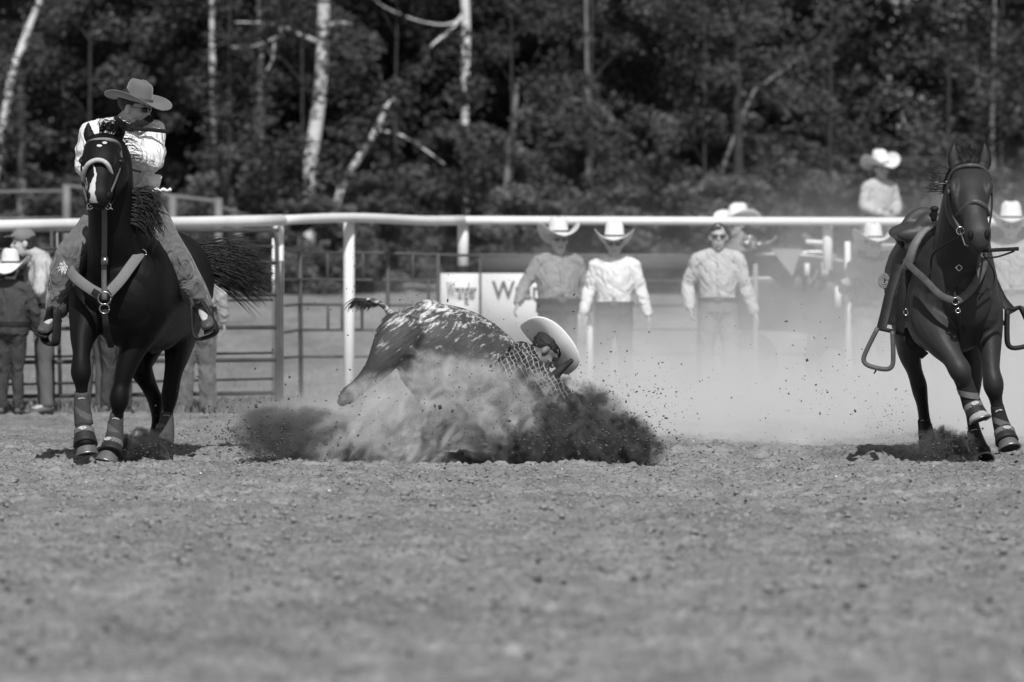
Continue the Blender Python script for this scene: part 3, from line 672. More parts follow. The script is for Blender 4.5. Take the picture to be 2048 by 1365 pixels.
organic('beard', G().ell(hc + fr[1] * .055 - fr[2] * .10, .05, .045, .045, fr), hair_dark, t, .008, 1, .7)
J, s = stand(186, 0, YL + .5, 1.66, 150, feet=.07)
person('person in white top and grey trousers mostly hidden by the black horse', J, dict(far, s=s, shirt=shirt_white, trousers=mat('grey_trousers', .10, .07, 5, rough=.9), glasses=False))
J, s = stand(232, 0, YL + .3, 1.60, 160, feet=.07)
person('person in dark clothes behind the gate, seen between the black horse legs', J, dict(far, s=s, shirt=shirt_dark, trousers=denim_dark, glasses=False))
J, s = stand(392, 0, YL + .5, 1.62, 175, feet=.09)
person('person in jeans behind the gate under the tail of the black horse', J, dict(far, s=s, shirt=shirt_mid, trousers=denim, glasses=False, bulk=1.15, legk=(1.1, 1.25, 1.6)))
# ---------------------------------------------------------------- horses
def S(px, Y): return px * Y / FPX
def pl(L):
    "[(px, py, Y, ra_px, rb_m)] -> points, ra, rb"
    return [P(a, b, Y) for a, b, Y, *_ in L], [S(r[3], r[2]) for r in L], [r[4] for r in L]
def coat(name, v, v2, blaze=None, rough=.38, spec=.2):
    m = bpy.data.materials.new(name); m.use_nodes = True; k = N(m); b = m.node_tree.nodes['Principled BSDF']; o = k.obj()
    col = k.mr(k.noise(o, 2.2, 4), .3, .7, v2, v)
    if blaze: col = blaze(k, o, col)
    k._in(b.inputs['Base Color'], col); b.inputs['Roughness'].default_value = rough; b.inputs['Specular IOR Level'].default_value = spec; b.inputs['Sheen Weight'].default_value = 0
    n1 = k.noise(o, 7, 3); n2 = k.noise(k.map(o, (1, 1, .25)), 160, 2)
    k._in(b.inputs['Normal'], k.bump(k.m('ADD', n1, k.m('MULTIPLY', n2, .10)), .6, .012)); MC[name] = m; return m
def strand_mesh(name, paths, r0, m, parent, n=3):
    V = []; Fc = []
    for p, r in paths:
        K = len(p); b = len(V)
        for i in range(K):
            t = (p[min(K - 1, i + 1)] - p[max(0, i - 1)]).normalized(); a = t.cross(Vector((.2, .9, .3)))
            a = a.normalized() if a.length > 1e-3 else Vector((1, 0, 0)); c = t.cross(a); rr_ = r * r0 * (1 - (i / (K - 1)) ** 2 * .85)
            for j in range(n):
                an = 6.283 * j / n; V.append(p[i] + a * rr_ * math.cos(an) + c * rr_ * math.sin(an))
        for i in range(K - 1):
            for j in range(n): Fc.append((b + i * n + j, b + i * n + (j + 1) % n, b + (i + 1) * n + (j + 1) % n, b + (i + 1) * n + j))
    return mk(name, [tuple(v) for v in V], Fc, m, parent)
def flow(root, d0, d1, L, seg=8, wig=.01, rnd=random, droop=0, curl=0):
    "a hair that leaves root along d0 and bends to d1"
    p = [Vector(root)]; d0 = Vector(d0).normalized(); d1 = Vector(d1).normalized(); ph = rnd.random() * 6; fr_ = rnd.uniform(1.0, 2.2)
    for i in range(seg):
        t = (i + .5) / seg; d = d0.lerp(d1, t).normalized()
        w_ = V3(math.sin(ph + i * fr_), math.cos(ph * 1.3 + i * fr_ * .8), math.sin(ph * 2 + i * fr_ * 1.1)) * (wig + curl * t)
        p.append(p[-1] + d * L / seg + w_ * L / seg * 4 + V3(0, 0, -droop * t * t))
    return p
def hoof(parent, top, bottom, toe, r=.062, m=None):
    "flared hoof: top ring to flat ground ring"
    top, bottom = Vector(top), Vector(bottom); ax = (bottom - top); L = ax.length; ax.normalize()
    tf = Vector(toe); tf = (tf - ax * tf.dot(ax)).normalized(); sd = ax.cross(tf); n = 18; v = []; f = []
    prof = ((0, .70, 0), (.12, .80, .0), (.6, .93, .012), (.93, 1.05, .022), (1.0, 1.07, .022), (1.04, .98, .02), (1.0, .72, .016), (.96, .3, .01))
    for h, k, sh in prof:
        for i in range(n):
            an = 2 * math.pi * i / n; v.append(top + ax * L * h + tf * (r * 1.05 * k * math.sin(an) * (1 if math.sin(an) > 0 else .8) + sh) + sd * r * .95 * k * math.cos(an))
    q_ = lambda j, i: (j * n + i, j * n + (i + 1) % n, (j + 1) * n + (i + 1) % n, (j + 1) * n + i)
    for j in range(5):
        for i in range(n): f.append(q_(j, i))
    f.append(tuple(range(n)))
    o = mk('hoof', v[:6 * n], f, m or hoof_m, parent)
    mk('sole', v[5 * n:], [tuple(a - 5 * n for a in q_(j, i)) for j in (5, 6) for i in range(n)] + [tuple(2 * n + i for i in range(n))], leather, o)
    rp = [top + ax * L * 1.03 + tf * (r * 1.12 * math.sin(a) * (1 if math.sin(a) > 0 else .8) + .022) + sd * r * 1.0 * math.cos(a) for a in [R(x) for x in range(-40, 221, 20)]]
    G().tube(rp, .007, n=6).build('horseshoe', steel if False else mat('worn_iron', .4, .25, 30, rough=.4, metal=.8), o)
    return o
def leg_boot(parent, pts, rad, m=None, strap_at=.62, facing=(0, -1, 0), mark=True):
    o = G().loft(pts, rad, n=16, sub=4, cap=.05).build('leg_boot', m or boot_rubber, parent)
    a, b = Vector(pts[0]), Vector(pts[-1]); d = (b - a).normalized(); f = Vector(facing); f = (f - d * f.dot(d)).normalized(); sx = d.cross(f)
    rm = rad[len(rad) // 2]
    c = Vector(pts[0]).lerp(Vector(pts[-1]), strap_at); rr_ = rm * 1.05
    st_ = [c + (sx * math.cos(an) + f * math.sin(an)) * rr_ - d * (.035 * math.cos(an)) for an in [R(x) for x in range(-30, 211, 20)]]
    vv = [p + d * z for z in (-.022, .022) for p in st_]; n = len(st_)
    mk('strap', vv, [(i, i + 1, n + i + 1, n + i) for i in range(n - 1)], boot_strap, o)
    if mark:
        c = a.lerp(b, .16) + f * (rad[0] * 1.04 + .003)
        vv = [c] + [c + sx * .024 * math.cos(R(x)) - d * (.013 * math.sin(R(x)) - .004) for x in range(0, 181, 15)]
        mk('badge', vv, [(0, i, i + 1) for i in range(1, len(vv) - 1)], badge, o, smooth=False)
    return o
def bell_boot(parent, top, bottom, r0, r1, facing=(0, -1, 0), mark=True):
    top, bottom = Vector(top), Vector(bottom); d = (bottom - top).normalized()
    o = G().loft([top, top.lerp(bottom, .45), bottom], [r0, (r0 + r1) / 2 * 1.02, r1], n=18, sub=3, cap=.02).build('bell_boot', mat('bell_boot_rubber', .028, .02, 30, rough=.6), parent)
    f = Vector(facing); f = (f - d * f.dot(d)).normalized(); sx = d.cross(f); c = top.lerp(bottom, .38); rr_ = (r0 + r1) / 2 * 1.04
    st_ = [c + (sx * math.cos(an) + f * math.sin(an)) * rr_ for an in [R(x) for x in range(-20, 201, 20)]]; n = len(st_)
    mk('strap', [p + d * z for z in (-.018, .018) for p in st_], [(i, i + 1, n + i + 1, n + i) for i in range(n - 1)], boot_strap, o)
    if mark:
        c = c + f * (rr_ + .004); vv = [c] + [c + sx * .026 * math.cos(R(x)) + d * .013 * math.sin(R(x)) for x in range(0, 361, 24)]
        mk('badge', vv, [(0, i, i + 1) for i in range(1, len(vv) - 1)], badge, o, smooth=False)
    return o
def ear(g, base, tip, wd, out):
    "leaf-shaped ear"
    base, tip = Vector(base), Vector(tip); m1 = base.lerp(tip, .35) + Vector(out) * .012; m2 = base.lerp(tip, .72) + Vector(out) * .008
    g.loft([base, m1, m2, tip], [wd * .62, wd, wd * .70, wd * .10], [.017, .018, .013, .005], n=10, sub=4)

# ===== left horse (pixels of the photograph at its own distance)
def blazeL(k, o, col):
    x, y, z = k.sep(o)
    n = k.m('MULTIPLY', k.m('SUBTRACT', k.noise(o, 26, 3), .5), .018); x = k.m('ADD', x, n); fr_ = k.m('LESS_THAN', y, -.62)
    def seg(x0, z0, x1, z1, w0, w1):
        t = k.mr(z, z0, z1, 0, 1); cx = k.m('ADD', k.m('MULTIPLY', t, x1 - x0), x0); wd = k.m('ADD', k.m('MULTIPLY', t, w1 - w0), w0)
        ins = k.m('MULTIPLY', k.m('GREATER_THAN', z, min(z0, z1)), k.m('LESS_THAN', z, max(z0, z1)))
        return k.m('MULTIPLY', k.m('MULTIPLY', k.mr(k.m('ABSOLUTE', k.m('SUBTRACT', x, cx)), k.m('MULTIPLY', wd, .8), wd, 1, 0), ins), fr_)
    Q = lambda px, py: (P(px, py, 31.0).x - RL.x, P(px, py, 31.0).z - RL.z)
    segs = []
    for a, b, w0, w1 in (((188, 331), (193, 350), .004, .009), ((193, 350), (188, 368), .009, .016), ((188, 368), (187, 388), .018, .022), ((187, 388), (190, 407), .022, .028)):
        xa, za = Q(*a); xb, zb = Q(*b); segs.append(seg(xa, za, xb, zb, w0, w1))
    for (cx, cz), (rx_, rz_) in ((Q(197, 291), (.016, .008)), (Q(207, 285), (.014, .008))):
        d = k.m('ADD', k.m('POWER', k.m('DIVIDE', k.m('SUBTRACT', x, cx), rx_), 2), k.m('POWER', k.m('DIVIDE', k.m('SUBTRACT', z, cz), rz_), 2))
        segs.append(k.m('MULTIPLY', k.mr(d, .7, 1.2, 1, 0), fr_))
    s_ = segs[0]
    for q in segs[1:]: s_ = k.m('MAXIMUM', s_, q)
    return k.m('ADD', col, k.m('MULTIPLY', s_, k.mr(z, Q(0, 410)[1], Q(0, 380)[1], .22, .55)))
RL = V3(P(262, 925, 32.1).x, 32.1, 0)
coatL = coat('black_bay_coat', .006, .003, blazeL, rough=.62)
def points(k, o, col):                              # black points of a bay: ears and lower legs
    z = k.sep(o)[2]
    return k.m('MULTIPLY', k.m('MULTIPLY', col, k.mr(z, .42, .70, .35, 1, True)), k.mr(z, 1.84, 1.90, 1, .22, True))
coatR = coat('dark_bay_coat', .040, .022, points, rough=.56, spec=.3)
hL = thing('horse', 'black horse with white blaze cantering at the left under its rider', 'horse', RL)
def gz(x, y): return float(ground_z(np.array([x]), np.array([y]))[0])
g = G()
for L, kw in (
    ([(250, 600, 31.46, 62, .20), (256, 590, 31.6, 84, .34), (268, 580, 31.9, 95, .38), (290, 582, 32.3, 100, .40), (318, 580, 32.75, 98, .38), (338, 566, 33.1, 92, .35), (350, 560, 33.35, 62, .25)], dict(fwd=(0, 0, 1))),):
    p, a, b = pl(L); g.loft(p, a, b, n=26, sub=5, **kw)
p, a, b = pl([(258, 600, 31.75, 84, .22), (248, 540, 31.70, 76, .26), (236, 490, 31.62, 62, .25), (226, 440, 31.5, 50, .22), (222, 380, 31.42, 46, .19), (221, 320, 31.36, 42, .15), (214, 290, 31.38, 32, .10)]); g.loft(p, a, b, n=22, sub=5)
p, a, b = pl([(208, 282, 31.32, 24, .06), (206, 294, 31.26, 34, .09), (203, 312, 31.18, 37, .12), (203, 330, 31.12, 37, .125), (201, 350, 31.05, 30, .10), (199, 372, 30.98, 23, .075), (198, 392, 30.93, 25, .065), (200, 408, 30.93, 19, .05)]); g.loft(p, a, b, n=22, sub=5, power=2.3)
p, a, b = pl([(222, 330, 31.30, 34, .10), (224, 352, 31.24, 33, .11), (214, 380, 31.1, 24, .08)]); g.loft(p, a, b, n=16, sub=4)      # jaw
g.ell(P(166, 322, 31.13), .030, .035, .026); g.ell(P(239, 322, 31.13), .030, .035, .026)                                     # brows
g.ell(P(181, 391, 30.92), .030, .03, .036); g.ell(P(216, 391, 30.92), .030, .03, .036)                                       # nostril rims
g.ell(P(200, 414, 30.98), .040, .045, .022)
ear(g, P(184, 290, 31.30), P(177, 243, 31.32), .036, (-1, 0, 0)); ear(g, P(234, 286, 31.33), P(243, 240, 31.36), .030, (1, 0, 0))
for x0 in (178, 226): g.loft([P(x0 + (3 if x0 < 200 else -3), 300, 31.14), P(x0 + (-6 if x0 < 200 else 6), 318, 31.07), P(x0 + (0 if x0 < 200 else 0), 345, 31.02)], [.02, .026, .012], n=10)
for L in (
    [(182, 600, 31.75, 46, .17), (174, 640, 31.62, 37, .15), (165, 676, 31.52, 25, .11), (163, 708, 31.45, 18, .075), (162, 736, 31.42, 20.5, .07), (162, 752, 31.42, 20, .065), (163, 772, 31.44, 13.5, .045), (164, 800, 31.46, 11.5, .038), (166, 840, 31.50, 14, .045), (166, 856, 31.48, 16, .05), (169, 872, 31.42, 13, .042), (171, 890, 31.38, 20, .05)],
    [(292, 610, 31.80, 52, .19), (282, 655, 31.72, 42, .16), (264, 702, 31.68, 27, .12), (251, 738, 31.66, 21, .085), (243, 770, 31.66, 17, .068), (239, 792, 31.65, 20, .072), (238, 806, 31.66, 19, .066), (236, 824, 31.68, 12.5, .045), (234, 850, 31.70, 11.5, .04), (231, 878, 31.72, 16, .05), (226, 893, 31.68, 14, .045), (220, 905, 31.64, 21, .05)],
    [(330, 600, 33.05, 62, .28), (292, 680, 32.85, 40, .19), (280, 728, 32.7, 27, .13), (294, 764, 32.75, 18, .085), (306, 790, 32.76, 15.5, .08), (312, 808, 32.72, 15, .062), (313, 832, 32.66, 10.5, .042), (313, 850, 32.6, 10.5, .040), (312, 880, 32.5, 15, .05), (310, 896, 32.45, 14, .05)],
    [(358, 600, 33.0, 62, .28), (358, 672, 32.8, 34, .19), (353, 715, 32.65, 24, .13), (346, 750, 32.6, 18, .09), (341, 782, 32.58, 17.5, .08), (338, 800, 32.55, 16.5, .062), (336, 824, 32.5, 11, .042), (333, 845, 32.45, 11, .040), (327, 872, 32.35, 15, .05), (323, 890, 32.28, 14, .045), (322, 903, 32.25, 21, .05)]):
    p, a, b = pl(L); g.loft(p, a, b, n=16, sub=4)
g.ell(P(205, 600, 31.62), .13, .12, .17); g.ell(P(296, 600, 31.62), .14, .12, .18)                                           # breast muscles
bodyL = organic('body', g, coatL, hL, .0105, 3)
for q in ((164, 323, 31.105), (240, 323, 31.105)): G().ell(P(*q), .017, .014, .014).build('eye', MC['eye_dark'], hL)
for q in ((180, 392, 30.888), (217, 391, 30.888)): G().ell(P(*q), .014, .010, .021).build('nostril', mat('nostril_dark', .004, .003), hL)
# legs wear
leg_boot(hL, [P(163, 784, 31.45), P(164, 815, 31.47), P(168, 850, 31.49)], [S(14, 31.4), S(17, 31.4), S(19, 31.4)])
bell_boot(hL, P(167, 852, 31.47), P(171, 890, 31.40), S(15, 31.4), S(25, 31.4)); hoof(hL, P(170, 872, 31.43), P(174, 908, 31.41), (0.1, -1, .25), .066)
leg_boot(hL, [P(234, 827, 31.69), P(231, 855, 31.70), P(228, 884, 31.71)], [S(13.5, 31.6), S(16, 31.6), S(20, 31.6)])
bell_boot(hL, P(227, 880, 31.70), P(221, 907, 31.64), S(16, 31.6), S(25, 31.6), facing=(-.4, -1, 0)); hoof(hL, P(223, 893, 31.68), P(216, 924, 31.66), (-.25, -1, .30), .070)
leg_boot(hL, [P(334, 832, 32.47), P(331, 862, 32.38), P(325, 890, 32.30)], [S(13, 32.4), S(18, 32.4), S(22, 32.4)])
hoof(hL, P(321, 896, 32.26), P(321, 923, 32.22), (-.1, -1, 0), .066)
leg_boot(hL, [P(313, 868, 32.53), P(312, 886, 32.47), P(311, 900, 32.42)], [S(14, 32.4), S(16, 32.4), S(17, 32.4)], mark=False); hoof(hL, P(310, 898, 32.42), P(309, 918, 32.38), (0, -1, 0), .06)
# mane, forelock, tail
rr = random.Random(3); hair_h = mat('horse_hair', .014, .006, 40, rough=.42, spec=.4)
ps = []
for i in range(45):
    t = rr.random() * .45; b = P(222 + 28 * t + rr.uniform(-8, 8), 262 + 130 * t, 31.34 + .12 * t)
    ps.append((flow(b + V3(.08 * (.5 + t), .02, 0), (.8, .1, .5 - t * .6), (.5 + rr.random(), 0, -.9), rr.uniform(.07, .15), 8, .04, rr, curl=.12), rr.uniform(.5, 1.0)))
strand_mesh('mane', ps, .003, hair_h, hL); ps = []
for i in range(650):
    b = P(262 + rr.uniform(-14, 12), rr.uniform(378, 450), 31.42 + rr.uniform(-.06, .1))
    ps.append((flow(b, (1, .1, rr.uniform(-.3, .6)), (.10 + rr.uniform(-.3, .3), -.15, rr.uniform(-1.4, -.3)), rr.uniform(.06, .28), 10, .022, rr, curl=.07), rr.uniform(.7, 1.5)))
strand_mesh('mane', ps, .0032, hair_h, hL)
ps = []
for i in range(240):
    b = P(220 + rr.uniform(-22, 22), 264 + rr.uniform(-6, 6), 31.30)
    ps.append((flow(b, (rr.uniform(-.6, .9), -.3, 1.2), (rr.uniform(-.2, 1.4), -.4, -.5), rr.uniform(.06, .17), 8, .04, rr, curl=.12), rr.uniform(.5, 1.1)))
strand_mesh('forelock', ps, .0024, hair_h, hL)
ps = []
for i in range(1500):
    a = rr.random(); b = P(362 + 14 * a, 494 + 48 * rr.random(), 33.3 + rr.uniform(-.06, .06)); up = rr.gauss(0, 1)
    L = rr.uniform(.38, .62) * (1 if rr.random() < .8 else .75)
    ps.append((flow(b, (1, .15, .02 + .15 * up), (1, -.05, -.62 + .22 * up), L, 11, .010, rr, curl=.028), rr.uniform(.6, 1.5)))
g = G(); p, a, b = pl([(352, 514, 33.35, 12, .05), (372, 512, 33.35, 13, .05), (400, 528, 33.33, 13, .05), (425, 548, 33.3, 8, .04)]); g.loft(p, a, b, n=12)
tl = g.build('tail', hair_h, hL); strand_mesh('tail_hair', ps, .0030, hair_h, tl)
# tack
tackL = webbing
def bandpts(L, Y=None): return [P(*q) for q in L]
br = thing('bridle', 'pale bridle with thick noseband, bit and reins on the head of the black horse', 'bridle', P(203, 330, 31.0))
G().strap([P(170, 296, 31.27), P(176, 287, 31.18), P(188, 281, 31.13), P(205, 279, 31.12), (P(224, 281, 31.13)), P(236, 288, 31.18), P(241, 300, 31.27)], .011, .005).build('browband', leather_pale, br)
G().loft([P(168, 364, 31.12), P(168, 348, 31.02), P(175, 330, 30.965), P(190, 321, 30.95), (P(205, 322, 30.95)), P(216, 331, 30.96), P(223, 350, 31.02), P(226, 368, 31.12)], .014, n=10, sub=5).build('noseband', mat('pale_rope', .55, .42, 120, rough=.8, bump=.6, bscale=200, bdist=.003), br)
G().strap([P(170, 296, 31.26), P(163, 335, 31.17), P(166, 372, 31.08), P(176, 408, 30.99)], .007, .004).build('cheek_strap', leather_mid, br)
G().strap([P(241, 298, 31.26), P(243, 325, 31.17), P(232, 360, 31.05), P(222, 385, 30.99), P(217, 408, 30.98)], .007, .004).build('cheek_strap', leather_mid, br)
bit = G(); 
for cx in (180, 216):
    c = P(cx, 413, 30.97); bit.ring(c, .018, .0035, n=14); bit.tube([c, c + V3(-.02 if cx < 200 else .03, -.01, -.02)], .004)
bit.tube([P(180, 412, 30.96), P(216, 412, 30.96)], .005); bit.build('bit', steel, br)
G().loft([P(178, 414, 30.98), P(171, 395, 31.12), P(168, 370, 31.3)], .006).build('rein', leather, br)
G().loft([P(218, 414, 30.98), P(232, 390, 31.2), P(246, 340, 31.45), P(252, 322, 31.62), P(262, 338, 31.72), P(282, 344, 31.75)], .007).build('rein', leather, br)
tk = thing('saddle', 'dark western saddle with broad woven breast collar on the black horse', 'saddle', P(262, 470, 32.2))
G().strap([P(138, 538, 31.72), P(150, 555, 31.44), P(180, 578, 31.3), P(203, 590, 31.22)], .034, .006).build('breast_collar', webbing, tk)
G().strap([P(214, 590, 31.22), P(240, 562, 31.25), P(262, 532, 31.34), P(282, 505, 31.50)], .034, .006).build('breast_collar', webbing, tk)
G().strap([P(186, 583, 31.27), P(205, 593, 31.20), P(222, 583, 31.23)], .022, .006).build('keeper', leather, tk)
for q, r_ in (((209, 597, 31.20), .040), ((209, 618, 31.20), .030)): G().ring(P(*q), r_, .005, n=22).build('ring', mat('dull_steel', .35, .25, 30, rough=.3, metal=1), tk)
G().strap([P(209, 412, 31.16), P(209, 470, 31.20), P(208, 540, 31.22), P(209, 600, 31.19)], .017, .004).build('tie_down', leather_mid, tk)
bk_ = G(); bk_.box(P(209, 522, 31.19), .022, .004, .024); bk_.build('buckle', mat('dull_steel', 0), tk)
G().strap([P(209, 620, 31.20), P(213, 660, 31.25), P(222, 695, 31.5)], .020, .004).build('girth_strap', leather, tk)
G().ring(P(283, 508, 31.50), .030, .005, n=18).build('ring', steel, tk); G().ring(P(293, 500, 31.6), .018, .004, n=14).build('ring', steel, tk)
G().strap([P(285, 505, 31.5), P(300, 502, 31.62), P(315, 500, 31.9)], .016, .004).build('saddle_strap', webbing, tk)
sg = G()
sg.loft([P(262, 452, 32.0), P(268, 440, 32.15), P(282, 448, 32.5), P(290, 440, 32.62)], [S(52, 32), S(60, 32), S(62, 32), S(50, 32)], [.06, .05, .05, .07], fwd=(0, 0, 1), n=18)
sg.ell(P(262, 428, 31.95), .035, .04, .05); organic('seat', sg, leather, tk, .014, 3, .6)
for x in (-1, 1):
    fp = [P(262 + x * 62, 465, 32.1), P(262 + x * 96, 530, 32.05), P(262 + x * 108, 600, 32.0)]
    G().strap(fp, .10, .012, nrm=(x, -.5, .1)) .build('skirt', leather, tk)
G().strap([P(318, 505, 31.72), P(330, 560, 31.72), P(322, 610, 31.76), P(312, 650, 31.85)], .02, .005, nrm=(.5, -1, 0)).build('cinch_strap', leather, tk)
G().strap([P(372, 625, 32.45), P(366, 655, 32.4), P(340, 688, 32.38), (P(300, 702, 32.42))], .026, .006, nrm=(.3, -1, -.4)).build('flank_cinch', leather_mid, tk)
G().ring(P(316, 628, 31.76), .020, .004, n=14, sx=.8).build('ring', steel, tk)
G().ring(P(369, 628, 32.4), .020, .004, n=14, sx=.8).build('ring', steel, tk)
ft = []
for i in range(60): ft.append((flow(P(130 + rr.uniform(-3, 3), 535 + rr.uniform(-3, 3), 31.66), (rr.uniform(-1, .6), -.6, rr.uniform(-.8, 1)), (rr.uniform(-1, .2), -.2, rr.uniform(-1, .6)), rr.uniform(.03, .06), 4, .03, rr), rr.uniform(.6, 1.2)))
strand_mesh('tassel', ft, .005, white_felt, tk)
def stirrup(parent, c, w0, w1, h, fr, t=.011, pale=None):
    r, f, u = fr; c = Vector(c)
    pts = [c + r * w0 * -1 + u * h * .5, c - r * (w1 * .92) - u * h * .1, c - r * w1 - u * h * .40, c - r * w1 * .55 - u * h * .52, c + r * w1 * .55 - u * h * .52, c + r * w1 - u * h * .40, c + r * (w1 * .92) - u * h * .1, c + r * w0 + u * h * .5]
    o = G().loft(pts, t, .030, fwd=f, n=10, sub=4, cap=.3, power=4).build('stirrup', pale or leather, parent)
    G().tube([pts[0], pts[-1]], .013, n=8).build('stirrup_bar', leather, o); return o
stirrup(tk, P(404, 640, 31.85), .035, .075, .22, frame((-.25, -1, .1), (-.35, 0, 1)))
stirrup(tk, P(104, 652, 31.75), .035, .072, .22, frame((-.8, -.6, .05), (.35, 0, 1)))
G().strap([P(352, 520, 31.95), P(372, 570, 31.9), P(386, 615, 31.85)], .016, .005).build('stirrup_leather', leather, tk)
G().strap([P(176, 545, 31.9), P(150, 590, 31.85), P(118, 625, 31.8)], .03, .005).build('stirrup_leather', leather, tk)

# rider
J = dict(head=P(268, 216, 31.98), face=V3(.93, -.34, -.20), hup=V3(.05, -.1, 1), neck=P(246, 246, 32.05), chest=P(242, 300, 32.0), waist=P(250, 358, 32.12), pelvis=P(256, 404, 32.22), fwd=V3(.15, -1, 0),
         sh=[P(188, 266, 32.0), P(300, 262, 32.02)], el=[P(172, 330, 32.05), P(306, 322, 31.86)], wr=[P(208, 372, 31.72), P(250, 306, 31.68)],
         hip=[P(232, 415, 32.22), P(282, 415, 32.22)], kn=[P(142, 512, 31.86), P(346, 512, 31.86)], an=[P(113, 622, 31.92), P(404, 612, 31.98)], toe=[P(88, 655, 31.72), P(412, 648, 31.72)])
J['hd'] = (None, V3(-.75, -.2, .15)); J['pn'] = (V3(0, 0, -1), V3(0, -1, -.4)); J['th'] = (V3(1, 0, 0), V3(0, 0, 1))
t, fr = person('rider in white shirt, brown cowboy hat and dark neckerchief on the black horse', J,
       dict(s=1.0, vox=.007, cvox=.009, dec=.3, shirt=shirt_white, trousers=denim, boots=leather_mid, basez=0, glasses=True, wr=.0065, wscale=16, slv=1.35, legk=(1.2, 1.45, 1.45), bulk=1.16, sleeve=.93, belt=False, hs=1.0, shorthair=False))
hfr = frame(V3(.80, -.60, -.22), V3(.12, -.02, 1))
hat(t, P(276, 202, 31.97), hfr, brown_felt, s=1.0, curl=.040, bl=.215, bw=.190, ch=.130, front=-.022, band=MC['brown_leather'], crease=.035)
sc_ = G()
sc_.loft([P(232, 236, 31.98), P(246, 250, 31.9), P(264, 256, 31.88), P(276, 246, 31.92)], [.016, .022, .024, .018], n=10)
sc_.strap([P(262, 254, 31.88), P(285, 247, 31.86), P(303, 236, 31.88)], .024, .004)
sc_.strap([P(262, 258, 31.88), P(300, 260, 31.82), P(338, 264, 31.80)], .013, .005)
sc_.build('neckerchief', black, t)
sc2 = G().strap([P(306, 352, 31.9), P(300, 372, 31.95), P(286, 385, 32.0)], .06, .02, nrm=(.3, -1, 0)); sc2.build('shirt_tail', shirt_white, t)
rp = [P(292 + 7 * i, 382 - (2.5 if i % 2 else 0) , 31.9) for i in range(8)]; G().loft(rp, [.008 + .005 * (i % 2) for i in range(8)], sub=3).build('glove_rope', straw_hat, t)

# ===== right horse
RR = V3(P(1925, 925, 32.0).x, 32.0, 0)
hR = thing('horse', 'dark bay horse galloping riderless at the right with an empty saddle', 'horse', RR)
g = G()
p, a, b = pl([(1938, 600, 31.42, 48, .20), (1925, 590, 31.55, 72, .36), (1908, 580, 31.8, 88, .41), (1888, 580, 32.2, 98, .42), (1868, 576, 32.7, 96, .40), (1858, 560, 33.05, 90, .36), (1852, 556, 33.3, 60, .26)]); g.loft(p, a, b, fwd=(0, 0, 1), n=26, sub=5)
p, a, b = pl([(1930, 600, 31.7, 68, .24), (1926, 550, 31.66, 66, .27), (1924, 500, 31.58, 59, .26), (1926, 455, 31.5, 52, .23), (1928, 410, 31.42, 45, .19), (1932, 375, 31.38, 40, .14), (1938, 350, 31.42, 30, .09)]); g.loft(p, a, b, n=22, sub=5)
p, a, b = pl([(1939, 343, 31.34, 27, .06), (1940, 354, 31.26, 37, .09), (1941, 374, 31.18, 40, .12), (1942, 394, 31.12, 38, .125), (1945, 418, 31.04, 30, .11), (1950, 442, 30.97, 24, .085), (1956, 468, 30.90, 27, .07), (1960, 490, 30.90, 20, .06)]); g.loft(p, a, b, n=22, sub=5, power=2.3)
p, a, b = pl([(1922, 395, 31.3, 34, .10), (1926, 425, 31.2, 34, .11), (1940, 460, 31.05, 24, .08), (1950, 492, 30.98, 16, .05)]); g.loft(p, a, b, n=16, sub=4)
g.ell(P(1903, 374, 31.13), .028, .035, .024); g.ell(P(1979, 374, 31.13), .028, .035, .024)
g.ell(P(1941, 471, 30.88), .030, .03, .036); g.ell(P(1973, 469, 30.88), .030, .03, .036); g.ell(P(1955, 502, 30.96), .034, .04, .026)
ear(g, P(1914, 346, 31.30), P(1909, 284, 31.33), .046, (-1, 0, 0)); ear(g, P(1964, 346, 31.30), P(1969, 284, 31.33), .046, (1, 0, 0))
for x0, sg_ in ((1914, -1), (1970, 1)): g.loft([P(x0 - 2 * sg_, 358, 31.14), P(x0 + 7 * sg_, 372, 31.06), P(x0 + 1 * sg_, 402, 31.03), P(x0 - 8 * sg_, 432, 30.99)], [.02, .028, .018, .012], n=10)
for L in (
    [(1868, 600, 31.75, 48, .20), (1868, 645, 31.60, 46, .17), (1886, 686, 31.42, 33, .13), (1905, 716, 31.33, 22, .09), (1918, 738, 31.28, 23, .085), (1923, 750, 31.28, 21, .075), (1929, 768, 31.30, 15, .05), (1936, 785, 31.32, 14, .045), (1945, 812, 31.34, 17, .055), (1952, 830, 31.32, 17, .05)],
    [(1962, 600, 31.78, 44, .19), (1972, 650, 31.70, 35, .16), (1979, 695, 31.62, 24, .11), (1982, 738, 31.56, 18, .08), (1986, 764, 31.53, 21, .08), (1988, 778, 31.53, 20, .072), (1991, 796, 31.55, 14, .05), (1995, 815, 31.56, 13, .042), (2004, 850, 31.58, 16, .05), (2010, 868, 31.54, 17, .05), (2014, 880, 31.5, 20, .05)],
    [(1830, 600, 33.0, 56, .28), (1826, 665, 32.8, 38, .19), (1820, 708, 32.7, 24, .13), (1829, 742, 32.7, 16, .085), (1837, 768, 32.7, 16.5, .08), (1840, 784, 32.68, 15.5, .065), (1845, 810, 32.6, 12, .045), (1849, 840, 32.5, 12, .042), (1855, 870, 32.4, 15, .05), (1860, 895, 32.3, 15, .05)],
    [(1900, 600, 33.0, 60, .28), (1930, 680, 32.8, 38, .19), (1940, 720, 32.6, 30, .13), (1944, 765, 32.5, 20, .085), (1943, 800, 32.45, 15, .06), (1945, 840, 32.3, 12, .043), (1951, 870, 32.2, 14, .048), (1960, 895, 32.05, 16, .05), (1964, 905, 32.0, 20, .05)]):
    p, a, b = pl(L); g.loft(p, a, b, n=16, sub=4)
g.ell(P(1892, 610, 31.55), .14, .12, .19); g.ell(P(1962, 612, 31.58), .12, .12, .18)
